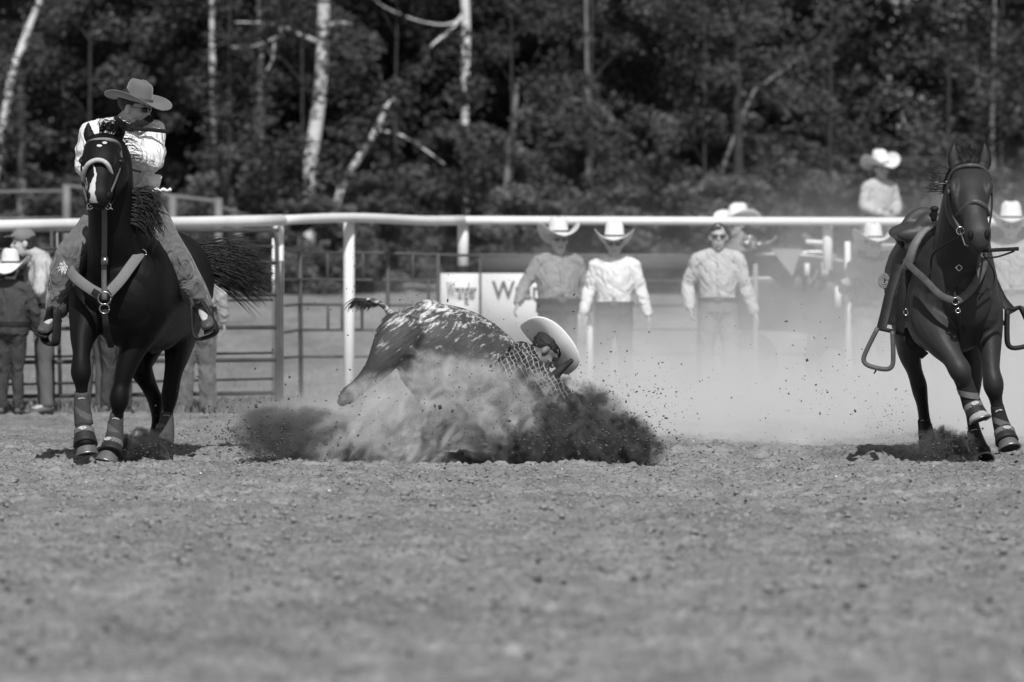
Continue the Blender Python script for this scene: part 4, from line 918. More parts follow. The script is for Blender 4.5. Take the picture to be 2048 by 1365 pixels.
organic('body', g, coatR, hR, .0105, 3)
for q in ((1902, 376, 31.10), (1980, 375, 31.10)): G().ell(P(*q) - V3(0, .008, 0), .020, .016, .016).build('eye', MC['eye_dark'], hR)
for q in ((1941, 470, 30.845), (1974, 469, 30.845)): G().ell(P(*q) - V3(0, .008, 0), .019, .013, .028).build('nostril', MC['nostril_dark'], hR)
G().ell(P(1941, 352, 31.140), .011, .006, .010).build('white_star', white_felt, hR)
bt = mat('black_leg_boot', .022, .015, 30, rough=.85)
leg_boot(hR, [P(1922, 748, 31.29), P(1934, 780, 31.32), P(1945, 812, 31.33)], [S(19, 31.3), S(18, 31.3), S(20, 31.3)], bt)
bell_boot(hR, P(1943, 806, 31.33), P(1955, 834, 31.28), S(16, 31.3), S(22, 31.3), facing=(.2, -1, 0)); hoof(hR, P(1948, 818, 31.30), P(1957, 842, 31.28), (.35, -1, .35), .068, mat('pale_hoof', .42, .28, 18, rough=.55))
leg_boot(hR, [P(1994, 812, 31.56), P(2000, 840, 31.57), P(2008, 866, 31.57)], [S(13.5, 31.5), S(16, 31.5), S(19, 31.5)], bt)
bell_boot(hR, P(2007, 858, 31.56), P(2014, 884, 31.50), S(17, 31.5), S(24, 31.5), facing=(.2, -1, 0)); hoof(hR, P(2010, 870, 31.54), P(2017, 899, 31.50), (.2, -1, .35), .070)
leg_boot(hR, [P(1847, 842, 32.5), P(1851, 870, 32.42), P(1856, 900, 32.3)], [S(12, 32.4), S(14, 32.4), S(18, 32.4)], bt); hoof(hR, P(1858, 897, 32.3), P(1860, 920, 32.25), (0, -1, 0), .062)
leg_boot(hR, [P(1947, 864, 32.2), P(1953, 888, 32.1), P(1963, 912, 32.0)], [S(13, 32.2), S(16, 32.2), S(19, 32.2)], bt); hoof(hR, P(1964, 908, 32.0), P(1968, 925, 31.95), (.1, -1, 0), .064, leather)
ps = []
for i in range(130):
    b = P(1938 + rr.uniform(-22, 22), 328 + rr.uniform(-8, 6), 31.36)
    ps.append((flow(b, (rr.uniform(-.5, .5), .2, 1.1), (rr.uniform(-1.2, .6), -.1, .5), rr.uniform(.07, .14), 7, .02, rr, curl=.04), rr.uniform(.6, 1.2)))
strand_mesh('forelock', ps, .004, hair_h, hR)
ps = []
for i in range(170):
    t_ = rr.random(); b = P(1904 - 16 * t_, 338 + 60 * t_ * rr.random(), 31.48)
    ps.append((flow(b, (-1, .1, rr.uniform(-.1, .5)), (-1, .1, rr.uniform(-.5, .25)), rr.uniform(.05, .15), 7, .015, rr, curl=.02), rr.uniform(.6, 1.2)))
strand_mesh('mane', ps, .0045, hair_h, hR)
br = thing('bridle', 'brown bridle with plain noseband and flying reins on the head of the bay horse', 'bridle', P(1943, 400, 31.0))
G().strap([P(1897, 372, 31.26), P(1900, 352, 31.22), P(1915, 336, 31.17), P(1940, 331, 31.14), P(1962, 334, 31.17), P(1977, 348, 31.22)], .011, .005).build('browband', leather_mid, br)
G().strap([P(1912, 437, 31.12), P(1920, 425, 31.0), P(1938, 407, 30.94), P(1955, 404, 30.93), P(1970, 414, 30.95), P(1977, 432, 31.05)], .014, .006).build('noseband', mat('nose_leather', .09, .06, 30, rough=.45), br)
G().strap([P(1897, 370, 31.25), P(1899, 400, 31.18), P(1906, 430, 31.10), P(1918, 455, 31.0)], .008, .004).build('cheek_strap', leather_mid, br)
G().strap([P(1979, 350, 31.22), P(1984, 390, 31.18), P(1982, 430, 31.08), P(1975, 470, 30.98)], .007, .004).build('cheek_strap', leather, br)
bit = G(); bit.ring(P(1921, 462, 30.98), .024, .004, n=16); bit.tube([P(1921, 462, 30.96), P(1930, 490, 30.93), P(1938, 492, 30.93)], .005); bit.ring(P(1968, 510, 30.98), .016, .004, n=12); bit.build('bit', steel, br)
G().loft([P(1922, 472, 30.96), P(1900, 484, 31.1), P(1868, 506, 31.3), P(1862, 530, 31.45), P(1866, 570, 31.45), P(1880, 595, 31.42)], .006, n=8).build('rein', leather, br)
G().strap([P(1965, 502, 30.96), P(2000, 500, 31.0), P(2037, 498, 31.1)], .012, .004).build('rein', leather, br)
G().strap([P(1968, 516, 30.96), P(1995, 514, 31.0), P(2028, 503, 31.1)], .006, .004).build('rein', leather, br)
G().loft([P(1972, 516, 31.1), P(1988, 545, 31.3), P(1984, 575, 31.33), P(1955, 588, 31.26), P(1920, 578, 31.22)], .005, n=8, sub=6).build('rein_loop', leather, br)
tk = thing('saddle', 'empty western saddle with horn, breast collar and swinging stirrups on the bay horse', 'saddle', P(1860, 500, 32.3))
G().strap([P(1812, 520, 31.9), P(1822, 534, 31.6), P(1850, 560, 31.36), P(1880, 590, 31.22), P(1908, 602, 31.16)], .022, .006).build('breast_collar', leather_mid, tk)
G().strap([P(1915, 602, 31.16), P(1940, 582, 31.22), P(1962, 545, 31.3), P(1972, 510, 31.5)], .026, .006).build('breast_collar', leather_mid, tk)
G().ring(P(1911, 603, 31.14), .022, .005, n=16).build('ring', MC['dull_steel'], tk); G().ring(P(1916, 622, 31.14), .014, .004, n=12).build('ring', steel, tk)
G().strap([P(1912, 606, 31.15), P(1917, 640, 31.2), P(1922, 680, 31.5)], .015, .004).build('girth_strap', leather, tk)
G().strap([P(1914, 575, 31.24), P(1908, 605, 31.16)], .012, .004).build('tie_down', leather, tk); bk_ = G(); bk_.ring(P(1918, 536, 31.17), .020, .004, n=4); bk_.build('buckle', steel, tk)
sg = G()
# pommel swell in front, seat, cantle behind
sg.loft([P(1880, 452, 31.95), P(1858, 446, 31.98), P(1838, 470, 31.98), P(1820, 500, 31.98)], [.075, .075, .065, .045], [.05, .06, .05, .04], fwd=(.3, -1, 0), n=14)
sg.loft([P(1868, 440, 32.45), P(1845, 438, 32.5), P(1822, 455, 32.5), P(1802, 488, 32.45)], [.07, .08, .075, .045], [.035, .04, .04, .03], fwd=(.3, -1, 0), n=14)
sg.loft([P(1855, 470, 31.95), P(1842, 470, 32.25), P(1834, 465, 32.5)], [.20, .20, .19], [.06, .05, .07], fwd=(0, 0, 1), n=16)
organic('seat', sg, mat('saddle_leather', .05, .03, 20, rough=.5, spec=.4, bump=.2, bscale=60), tk, .012, 3, .6)
hg = G(); hg.loft([P(1868, 440, 31.92), P(1869, 424, 31.90)], .02, n=10); hg.ell(P(1869, 418, 31.90), .030, .030, .020); organic('horn', hg, leather, tk, .008, 2, .7)
G().loft([P(1878, 448, 31.75), P(1850, 462, 31.72), P(1830, 490, 31.70), P(1818, 525, 31.75), P(1806, 560, 31.9)], .026, .05, fwd=(.3, -1, .2), n=12).build('saddle_pad', leather_pale, tk)
G().strap([P(1822, 500, 32.1), P(1800, 545, 32.1), P(1790, 600, 32.1), P(1788, 650, 32.1)], .13, .010, nrm=(-1, -.5, .1)).build('skirt', MC['saddle_leather'], tk)
G().strap([P(1800, 530, 31.9), P(1782, 580, 31.85), P(1770, 630, 31.8), P(1762, 660, 31.75)], .035, .006, nrm=(-.5, -1, 0)).build('stirrup_leather', leather, tk)
G().strap([P(1812, 540, 31.7), P(1803, 600, 31.7), P(1800, 670, 31.75)], .03, .006, nrm=(-.5, -1, 0)).build('cinch_strap', leather, tk)
rs_ = thing('rope_coil', 'small rope coil tied at the side of the empty saddle', 'rope', P(1768, 560, 32.0))
cg = G(); 
for r_ in (.022, .035, .045): cg.ring(P(1768, 562, 32.0), r_, .006, n=16, sx=.7)
cg.build('coil', leather_pale, rs_)
G().ring(P(1812, 625, 31.7), .020, .004, n=14, sx=.7).build('ring', steel, tk)
G().strap([P(1806, 660, 31.85), P(1822, 690, 31.8), P(1850, 712, 31.9)], .03, .006, nrm=(0, -1, -.4)).build('cinch', leather, tk)
stirrup(tk, P(1762, 697, 31.72), .048, .092, .24, frame((-.15, -1, 0), (.22, 0, 1)), t=.015, pale=leather_mid)
G().strap([P(1986, 560, 31.9), P(2005, 600, 31.85), P(2026, 625, 31.8)], .035, .006, nrm=(.5, -1, 0)).build('stirrup_leather', leather, tk)
G().strap([P(1984, 600, 31.9), P(2000, 635, 31.8), P(2014, 655, 31.75)], .010, .005).build('stirrup_leather', leather, tk)
stirrup(tk, P(2036, 655, 31.75), .045, .085, .24, frame((.1, -1, 0), (-.22, 0, 1)), t=.015, pale=leather)
G().tube([P(1991, 620, 31.7), P(1997, 628, 31.7), P(1996, 642, 31.7)], .006).build('ring', leather, tk)
G().loft([P(1753, 738, 31.72), P(1748, 748, 31.72), P(1752, 742, 31.72)], .004).build('thong', leather, tk)
# ---------------------------------------------------------------- steer and wrestler
def hide(name):
    m = bpy.data.materials.new(name); m.use_nodes = True; k = N(m); b = m.node_tree.nodes['Principled BSDF']; o = k.obj()
    st = k.map(o, (1.0, 1, 1.0), (0, R(38), 0)); st = k.map(st, (.28, .6, 1.4))
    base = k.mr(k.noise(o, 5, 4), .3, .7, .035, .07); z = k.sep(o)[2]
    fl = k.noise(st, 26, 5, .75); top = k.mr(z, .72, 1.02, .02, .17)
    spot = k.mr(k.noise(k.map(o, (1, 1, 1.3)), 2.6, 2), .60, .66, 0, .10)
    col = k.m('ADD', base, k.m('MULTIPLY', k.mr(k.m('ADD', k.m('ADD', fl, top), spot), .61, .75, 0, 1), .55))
    k._in(b.inputs['Base Color'], col); b.inputs['Roughness'].default_value = .7; k._in(b.inputs['Normal'], k.bump(k.noise(st, 40, 3), .6, .01)); return m
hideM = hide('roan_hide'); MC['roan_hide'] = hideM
stR = thing('steer', 'speckled roan steer plunging head down into the dirt with its tail flung out', 'steer', V3(P(880, 900, 31.9).x, 31.9, 0))
g = G()
p, a, b = pl([(792, 660, 31.75, 30, .16), (815, 668, 31.8, 58, .24), (850, 686, 31.85, 84, .30), (905, 708, 31.95, 94, .33), (960, 730, 32.0, 86, .31), (1010, 752, 32.02, 66, .26), (1050, 776, 31.85, 46, .18), (1085, 795, 31.6, 34, .13)]); g.loft(p, a, b, n=24, sub=5)
p, a, b = pl([(1082, 795, 31.65, 28, .11), (1103, 782, 31.50, 28, .10), (1112, 805, 31.42, 25, .09), (1112, 835, 31.36, 20, .08), (1105, 855, 31.34, 17, .07)]); g.loft(p, a, b, n=16)
p, a, b = pl([(806, 664, 31.65, 50, .16), (790, 686, 31.6, 46, .14), (774, 708, 31.58, 36, .11), (756, 735, 31.58, 27, .085), (733, 760, 31.6, 20, .055), (712, 778, 31.62, 17, .045), (698, 790, 31.62, 18, .045), (688, 800, 31.62, 14, .04)]); g.loft(p, a, b, n=14)
p, a, b = pl([(830, 690, 32.15, 40, .15), (825, 745, 32.1, 28, .10), (845, 790, 32.1, 16, .06), (850, 840, 32.1, 11, .04), (845, 890, 32.1, 11, .04)]); g.loft(p, a, b, n=14)
p, a, b = pl([(1000, 770, 31.8, 30, .12), (985, 820, 31.75, 20, .08), (1005, 860, 31.75, 13, .05), (1010, 905, 31.75, 11, .04)]); g.loft(p, a, b, n=14)
g.ell(P(822, 640, 31.82), .085, .13, .09); g.ell(P(855, 618, 31.88), .10, .12, .06)
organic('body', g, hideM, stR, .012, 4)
G().loft([P(1100, 770, 31.46), P(1110, 752, 31.44), P(1128, 734, 31.42), P(1144, 721, 31.40)], [.040, .032, .023, .014], n=12).build('horn', bone, stR)
G().loft([P(1088, 768, 31.56), P(1091, 748, 31.54), P(1095, 734, 31.54), P(1097, 721, 31.54)], [.026, .022, .014, .005], n=12).build('horn', bone, stR)
G().loft([P(1080, 770, 31.84), P(1066, 780, 31.75), P(1056, 790, 31.7)], [.02, .035, .008], [.01, .012, .006], n=10).build('ear', hideM, stR)
G().loft([P(690, 797, 31.62), P(682, 806, 31.6)], [.035, .03], n=10).build('hoof', leather, stR)
tg = G(); p, a, b = pl([(792, 640, 31.75, 9, .03), (778, 624, 31.72, 6, .02), (764, 610, 31.7, 5, .018), (748, 602, 31.7, 5, .016), (735, 600, 31.7, 4, .012)]); tg.loft(p, a, b, n=8)
tl = tg.build('tail', hideM, stR); ps = []
for i in range(150):
    t_ = rr.random(); b = P(766 - 34 * t_, 611 - 11 * t_ ** .5, 31.7)
    ps.append((flow(b, (-1, 0, .30 + rr.uniform(-.2, .12)), (-.35 - rr.random() * .4, 0, -1.25), rr.uniform(.08, .19) * (.6 + .5 * t_), 9, .012, rr, curl=.03), rr.uniform(.6, 1.3)))
strand_mesh('tail_switch', ps, .0035, mat('dark_tail_hair', .02, .01, 30, rough=.5), tl)
# wrestler
def thin_plaid(k, col):
    v = k.sep(k.map(k.obj(), rot=(0, R(28), 0)))
    wob = k.m('MULTIPLY', k.noise(k.obj(), 6, 3), .075)
    ln = [k.mr(k.m('SINE', k.m('MULTIPLY', k.m('ADD', v[i], wob), 36 * 2 * math.pi)), .70, 1.0, 0, .85) for i in (0, 2)]
    big = k.mr(k.m('SINE', k.m('MULTIPLY', v[0], 15 * 2 * math.pi)), -.2, .2, .05, .12)
    return k.m('MULTIPLY', k.m('MULTIPLY', col, k.m('MAXIMUM', k.m('MAXIMUM', ln[0], k.m('MULTIPLY', ln[1], .6)), big)), k.mr(k.noise(k.obj(), 11, 4), .3, .7, .45, 1.05))
shirt_plaid = mat('dark_plaid_shirt', .62, .52, 4, rough=.9, bump=.8, bscale=8, bdist=.04, extra=thin_plaid)
J = dict(head=P(1088, 703, 31.70), face=V3(.66, .08, -.75), hup=V3(.70, .22, .62), neck=P(1060, 712, 31.74), chest=P(1040, 742, 31.72), waist=P(1000, 775, 31.68), pelvis=P(970, 800, 31.66), fwd=V3(.55, -.3, -.8),
         sh=[P(1058, 735, 31.50), P(1042, 708, 31.92)], el=[P(1096, 770, 31.32), P(1088, 775, 32.0)], wr=[P(1134, 800, 31.30), P(1120, 815, 31.9)],
         hip=[P(962, 805, 31.6), P(958, 800, 31.76)], kn=[P(900, 850, 31.5), P(905, 846, 31.8)], an=[P(835, 895, 31.5), P(842, 893, 31.8)], toe=[P(812, 903, 31.5), P(818, 900, 31.8)])
t, fr = person('wrestler in dark plaid shirt and white cowboy hat bent over the steer horns', J,
       dict(s=.98, vox=.008, cvox=.010, dec=.4, shirt=shirt_plaid, trousers=denim, glasses=False, belt=False, wr=.007, wscale=18, slv=1.25, bulk=1.05, shorthair=False, skin=mat('tanned_skin', .20, .15, 20, rough=.5)))
hf = frame(V3(.62, .02, -.72), V3(.62, .56, .50))
hat(t, P(1099, 692, 31.72), hf, white_felt, s=.98, curl=.035, bl=.225, bw=.185, ch=.125, front=.0, crease=.03)
# ---------------------------------------------------------------- fences, gates, signs
white_paint = mat('white_pipe_paint', .82, .70, 3, rough=.45, bump=.15, bscale=30)
green_paint = mat('dark_gate_paint', .10, .05, 4, rough=.35, spec=.5, bump=.2, bscale=30)
grey_steel = mat('grey_panel_steel', .09, .05, 3, rough=.5, bump=.2, bscale=30)
rust = mat('weathered_steel', .09, .05, 5, rough=.7, bump=.4, bscale=30)
wood = mat('weathered_wood', .24, .14, 6, rough=.9, bump=.6, bscale=30, bdist=.01, stretch=(.15, 1, 1))
def g0z(x, y): return max(gz(x, y), tz(x, y))
fe = thing('pipe_fence', 'heavy white pipe fence with one thick top rail crossing the whole arena', 'fence', V3(0, 48, 0))
def T(name, pts, rpx, m, parent, n=12, sub=2, cap=.2): return G().loft([P(*q) for q in pts], [S(rpx if not isinstance(rpx, (list, tuple)) else rpx[i], q[2]) for i, q in enumerate(pts)], n=n, sub=sub, cap=cap).build(name, m, parent)
T('top_rail', [(-900, 468, 38.5), (-160, 455, 43.0), (0, 452, 43.6), (200, 448, 45), (400, 445, 46.5), (565, 441, 47.6)], 11.5, white_paint, fe)
T('top_rail', [(562, 441, 47.7), (640, 437, 48.5), (705, 436, 49.2), (770, 438, 50), (850, 442, 51), (925, 441, 51.8)], 9.6, white_paint, fe)
T('top_rail', [(925, 441, 51.8), (1200, 442, 52.2), (1500, 443, 52.3), (1800, 444, 52), (2200, 446, 51.5)], 8.6, white_paint, fe)
def post(px, ytop, Y, r, parent=fe, m=None, ybot=None):
    a = P(px, ytop, Y); b = a.copy(); b.z = g0z(a.x, Y) - .05 if ybot is None else P(px, ybot, Y).z
    return G().loft([b, a], S(r, Y), n=12, sub=1, cap=.15).build('post', m or white_paint, parent)
post(557, 441, 47.75, 10.5); post(698, 437, 49.3, 11); post(926, 441, 51.9, 11, ybot=531); post(1655, 444, 52.3, 10, ybot=540); post(1812, 445, 52.1, 11)
T('gusset', [(540, 443, 47.75), (554, 452, 47.75)], 7, white_paint, fe)
T('lower_rail', [(1722, 494, 52.4), (1800, 495, 52.3), (1900, 495, 52.3)], 6.5, white_paint, fe)
T('lower_rail', [(1612, 484, 52.6), (1660, 487, 52.6)], 5, white_paint, fe)
o = G().loft([P(1698, 760, 47.6), P(1695, 484, 47.6)], S(6.5, 47.6), n=12, sub=1, cap=.15).build('thin_post', white_paint, None, loc=P(1698, 760, 47.6)); tag(o, 'thin white upright post standing alone in front of the vehicle', 'post'); 
o = G().loft([P(1511, 800, 50.6), P(1511, 528, 50.6)], S(5, 50.6), n=10, sub=1, cap=.15).build('thin_post', mat('hazed_post_grey', .30, .22, 6, rough=.8), None, loc=P(1511, 800, 50.6)); tag(o, 'faint pale post in the dust right of the bareheaded man', 'post')  # pale post greyed in its own colour to stand for the dust haze
# front gate
ga = thing('gate', 'heavy dark tube gate with rounded corner and thick bars behind the black horse', 'gate', V3(P(250, 800, 44).x, 44, 0))
def gy(px): return 43.3 + (px + 160) / 720 * 2.2
for yl, yr in ((525, 526), (591, 590), (659, 655), (727, 720), (796, 786)): T('bar', [(-800, yl, gy(-800)), (-160, yl, gy(-160)), (200, (yl + yr) / 2, gy(200)), (553, yr, gy(553))], 4.3, green_paint, ga, sub=1)
T('frame', [(-800, 463, gy(-800)), (-160, 463, gy(-160)), (200, 462, gy(200)), (530, 461, gy(530)), (543, 463, gy(543)), (550, 471, gy(550)), (553, 485, gy(553)), (554, 520, gy(554)), (554, 700, gy(554)), (554, 832, gy(554))], 4.6, green_paint, ga, n=10)
T('hinge_post', [(561, 523, gy(560)), (561, 655, gy(560)), (561, 865, gy(560))], 6, green_paint, ga)
T('brace', [(114, 462, gy(114)), (117, 640, gy(117)), (121, 796, gy(120))], 4, green_paint, ga, sub=1)
gb = thing('gate', 'thin-barred second gate just behind the heavy gate, in front of the onlookers', 'gate', V3(P(250, 800, 44.6).x, 44.6, 0))
def gy2(px): return 42.4 + (px + 160) / 720 * 3.6
for yl, yr in ((499, 493), (554, 547), (608, 600), (716, 706), (771, 758), (827, 812)): T('bar', [(-800, yl + 2, gy2(-800)), (-160, yl + 2, gy2(-160)), (546, yr, gy2(546))], 2.6, rust, gb, sub=1, n=8)
T('end_post', [(547, 478, gy2(547)), (547, 850, gy2(547))], 3.2, white_paint, gb, sub=1)
T('brace', [(103, 462, gy2(103)), (107, 850, gy2(107))], 3.6, rust, gb, sub=1); T('brace', [(228, 700, gy2(228)), (228, 850, gy2(228))], 3.6, rust, gb, sub=1)
# corral panels
cp = thing('corral_panel', 'grey steel corral panel with a few uprights between the white posts', 'panel', V3(P(760, 760, 51).x, 51, 0))
ya = 50.5
T('rail', [(566, 496, 49), (600, 506, ya), (602, 506, ya)], 2.6, grey_steel, cp, sub=1); T('rail', [(600, 506, ya), (775, 507, ya), (962, 512, ya)], 2.8, grey_steel, cp, sub=1)
for y0, y1, y2 in ((560, 559, 562), (612, 609, 612), (666, 660, 661), (716, 714, 714)):
    T('rail', [(566, y0, 49), (600, y1, ya)], 2.8, grey_steel, cp, sub=1, n=8); T('rail', [(600, y1, ya), (880, y2, ya)], 2.8, grey_steel, cp, sub=1, n=8)
for x0, r_ in ((600, 4.5), (775, 4.2), (876, 4.2)): T('upright', [(x0, 507, ya), (x0 + 1, 640, ya), (x0 + 2, 800, ya)], r_, grey_steel, cp, sub=1, n=8)
for x0, y0, y1 in ((655, 508, 559), (726, 508, 559), (826, 510, 560), (690, 560, 609), (857, 562, 610), (656, 610, 660), (684, 610, 660), (724, 610, 660), (850, 612, 660)): T('picket', [(x0, y0, ya), (x0, y1, ya)], 2.8, grey_steel, cp, sub=1, n=8)
# board fence behind the men
bf = thing('board_fence', 'low dark board fence with one wide plank behind the men and banners', 'fence', V3(P(1150, 700, 55).x, 55, 0))
yb = 55
for (x0, x1, yt, yo) in ((962, 1140, 513, 545), (1142, 1400, 513, 543)):
    a = P(x0, yt, yb); b = P(x1, yo, yb); G().box((a + b) / 2, abs(b.x - a.x) / 2, .02, abs(a.z - b.z) / 2).build('plank', mat('dark_board', .10, .06, 6, rough=.9, bump=.5, bscale=30, stretch=(.15, 1, 1)), bf)
T('cap_rail', [(955, 510, yb), (1400, 511, yb)], 1.7, wood, bf, sub=1, n=8)
for y in (562, 611, 659, 708): T('rail', [(1190, y, yb), (1620, y + 1, yb)], 1.9, rust, bf, sub=1, n=8)
for x in (964, 1190, 1398, 1618): T('upright', [(x, 510, yb + .1), (x, 800, yb + .1)], 3.5, rust, bf, sub=1, n=8)
# banners
def text_part(txt, c, w_, h_, m, parent, yaw=0):
    cu = bpy.data.curves.new('lettering', 'FONT'); cu.body = txt; cu.extrude = .004; cu.offset = .012; o = bpy.data.objects.new('lettering', cu); C.objects.link(o)
    dg = bpy.context.evaluated_depsgraph_get(); dg.update(); me = bpy.data.meshes.new_from_object(o.evaluated_get(dg)); bpy.data.objects.remove(o)
    co = np.array([v.co[:] for v in me.vertices]); x0, x1 = co[:, 0].min(), co[:, 0].max(); cap = .70
    M_ = np.stack([(co[:, 0] - x0) / (x1 - x0) * w_, co[:, 2], co[:, 1] / cap * h_], -1)
    M_[:, 1] = -M_[:, 1]
    ca, sa = math.cos(yaw), math.sin(yaw); M_ = np.stack([M_[:, 0] * ca - M_[:, 1] * sa, M_[:, 0] * sa + M_[:, 1] * ca, M_[:, 2]], -1) + np.array(c) - np.array(root_loc(parent))
    me.vertices.foreach_set('co', M_.ravel()); me.update(); me.materials.clear(); me.materials.append(m); o = bpy.data.objects.new('lettering', me); C.objects.link(o); o.parent = parent; return o
ink = mat('sign_ink', .12, .08, 9, rough=.8); banner_m = mat('white_banner', .72, .64, 3, rough=.7, bump=.3, bscale=5, bdist=.02)
ys_ = 53.5
for x0, x1, tx0, tx1, lab, dy in ((881, 958, 893, 953, 'small white banner with narrow dark lettering on the corral panel', .0), (963, 1176, 984, 1150, 'wide white banner with large dark lettering behind the man in the checked shirt', .06)):
    a = P(x0, 547, ys_ + dy); b = P(x1, 690, ys_ + dy)
    t = thing('banner', lab, 'banner', (a + b) / 2)
    G().box((a + b) / 2, abs(b.x - a.x) / 2, .012, abs(a.z - b.z) / 2).build('board', banner_m, t)
    c = P(tx0, 598, ys_ + dy - .022); text_part('Wrangler', c, S(tx1 - tx0, ys_), S(34 if dy == 0 else 36, ys_), ink, t)
T('upright', [(960, 510, ys_ + .3), (960, 800, ys_ + .3)], 2.6, rust, bf, sub=1, n=8); T('upright', [(1180, 640, ys_ - .3), (1180, 800, ys_ - .3)], 6, white_paint, bf, sub=1, n=8)
# old wooden rail fence at the edge of the wood
wf = thing('wooden_fence', 'old grey wooden rail fence at the left edge of the wood behind the rider', 'fence', P(250, 430, 72))
for pts in ([(-300, 388, 70), (125, 383, 72)], [(125, 372, 72), (290, 386, 72), (440, 404, 72)], [(435, 414, 72), (520, 440, 74)], [(-40, 440, 71), (125, 438, 72)]): T('rail', pts, 3.6, wood, wf, sub=1, n=8)
for x, y in ((133, 372), (437, 398), (345, 392)): T('post', [(x, y, 72), (x, 560, 72)], 8, wood, wf, sub=1, n=8)
# vehicle behind the rail
ve = thing('utility_vehicle', 'small dark utility vehicle with roll cage and triangle sign parked behind the dust', 'vehicle', V3(P(1590, 760, 54.5).x, 54.5, tz(3, 54.5)))
yv = 54.5; pv = mat('dark_vehicle_paint', .045, .03, 5, rough=.3, spec=.5); pg = mat('grey_plastic', .11, .08, 5, rough=.5)
g = G(); g.loft([P(1478, 525, yv), P(1520, 518, yv), P(1600, 520, yv), P(1688, 535, yv)], [.10, .12, .13, .14], [.45, .5, .5, .5], n=18, power=4); g.loft([P(1485, 600, yv), P(1600, 600, yv), P(1680, 620, yv)], [.34, .36, .34], [.38, .4, .4], n=18, power=4); organic('body', g, pv, ve, .03, 3, .7)
g = G(); 
for dy in (-.45, .4):
    g.loft([P(1600, 506, yv + dy), P(1640, 505, yv + dy), P(1672, 515, yv + dy), P(1688, 545, yv + dy), P(1690, 600, yv + dy)], .022, n=8)
for x, y in ((1615, 506), (1645, 506), (1672, 515)): g.tube([P(x, y, yv - .45), P(x, y, yv + .4)], .02)
g.loft([P(1626, 508, yv - .46), P(1634, 540, yv - .46), P(1626, 560, yv - .46)], .018); g.loft([P(1650, 510, yv - .46), P(1660, 535, yv - .46), P(1650, 556, yv - .46)], .012)
g.build('roll_cage', steel if False else mat('bare_tube', .4, .3, 10, rough=.35, metal=.7), ve)
for x0, x1, y0, y1 in ((1609, 1619, 527, 553), (1643, 1657, 525, 552), (1670, 1682, 574, 616)):  # two square lamps, then a white lettered panel; plain white boxes
    a, b = P(x0, y0, yv - .53), P(x1, y1, yv - .53); G().box((a + b) / 2, (b.x - a.x) / 2, .02, (a.z - b.z) / 2).build('lamp_and_panel', white_paint, ve)
a, b, c = P(1541, 498, yv - .60), P(1603, 498, yv - .60), P(1585, 553, yv - .60)
mk('triangle_sign', [a, b, c] + [q + V3(0, .02, 0) for q in (a, b, c)], [(0, 2, 1), (3, 4, 5), (0, 1, 4, 3), (1, 2, 5, 4), (2, 0, 3, 5)], mat('sign_grey', .30, .24, 5, rough=.6), ve, smooth=False)
G().loft([P(1607, 473, yv - .2), P(1645, 504, yv - .2)], .05, n=8).build('exhaust', pg, ve)
g = G(); g.tube([P(1484, 480, yv), P(1500, 474, yv), P(1512, 480, yv)], .02); g.tube([P(1498, 476, yv), P(1504, 510, yv)], .025); g.loft([P(1530, 488, yv), P(1545, 482, yv), P(1552, 474, yv)], .014); g.ell(P(1493, 488, yv), .06, .06, .05); g.ell(P(1518, 490, yv), .05, .05, .04); g.build('handlebar', mat('bare_tube', 0), ve)
for x, dy in ((1500, -.4), (1500, .4), (1665, -.45), (1665, .45)):
    c = P(x, 0, yv + dy); c.z = tz(c.x, yv) + .30; w_ = G()
    w_.ring(c, .22, .09, n=24, m=10); o = w_.build('wheel', mat('tyre_rubber', .03, .02, 30, rough=.9), ve)
    G().ell(c, .14, .05, .14).build('rim', pg, o)
# mounted onlookers far behind the rail
def pony(label, px, Y, m):
    x = P(px, 0, Y).x; z = tz(x, Y); t = thing('pony', label, 'horse', V3(x, Y, z)); g = G(); q = lambda a, b, c: V3(x + a, Y + b, z + c)
    g.loft([q(0, -.75, 1.05), q(0, -.4, 1.08), q(0, .1, 1.10), q(0, .6, 1.12), q(0, .85, 1.1)], [.18, .26, .29, .27, .18], [.25, .30, .32, .30, .22], fwd=(0, 0, 1), n=18)
    g.loft([q(0, -.7, 1.1), q(.05, -1.0, 1.12), q(.1, -1.25, 1.0)], [.16, .12, .10], [.22, .17, .12], n=14); g.loft([q(.1, -1.22, 1.05), q(.12, -1.38, .85), q(.12, -1.46, .62)], [.10, .10, .06], [.11, .10, .07], n=12)
    for a in (-.08, .08): g.loft([q(.1 + a, -1.18, 1.1), q(.1 + a * 1.3, -1.18, 1.22)], [.03, .008], n=6)
    for a, b in ((-.15, -.6), (.15, -.6), (-.16, .7), (.16, .7)): g.loft([q(a, b, 1.0), q(a, b, .6), q(a, b + .03, .4), q(a, b, .12), q(a, b - .03, .0)], [.12, .07, .05, .04, .055], n=10)
    g.loft([q(0, .9, 1.15), q(0, 1.0, .9), q(0, 1.0, .5)], [.05, .07, .03], n=8)
    ob = organic('body', g, m, t, .022, 3, .6); ob.scale = (1.12, 1.12, 1.25); return t, q
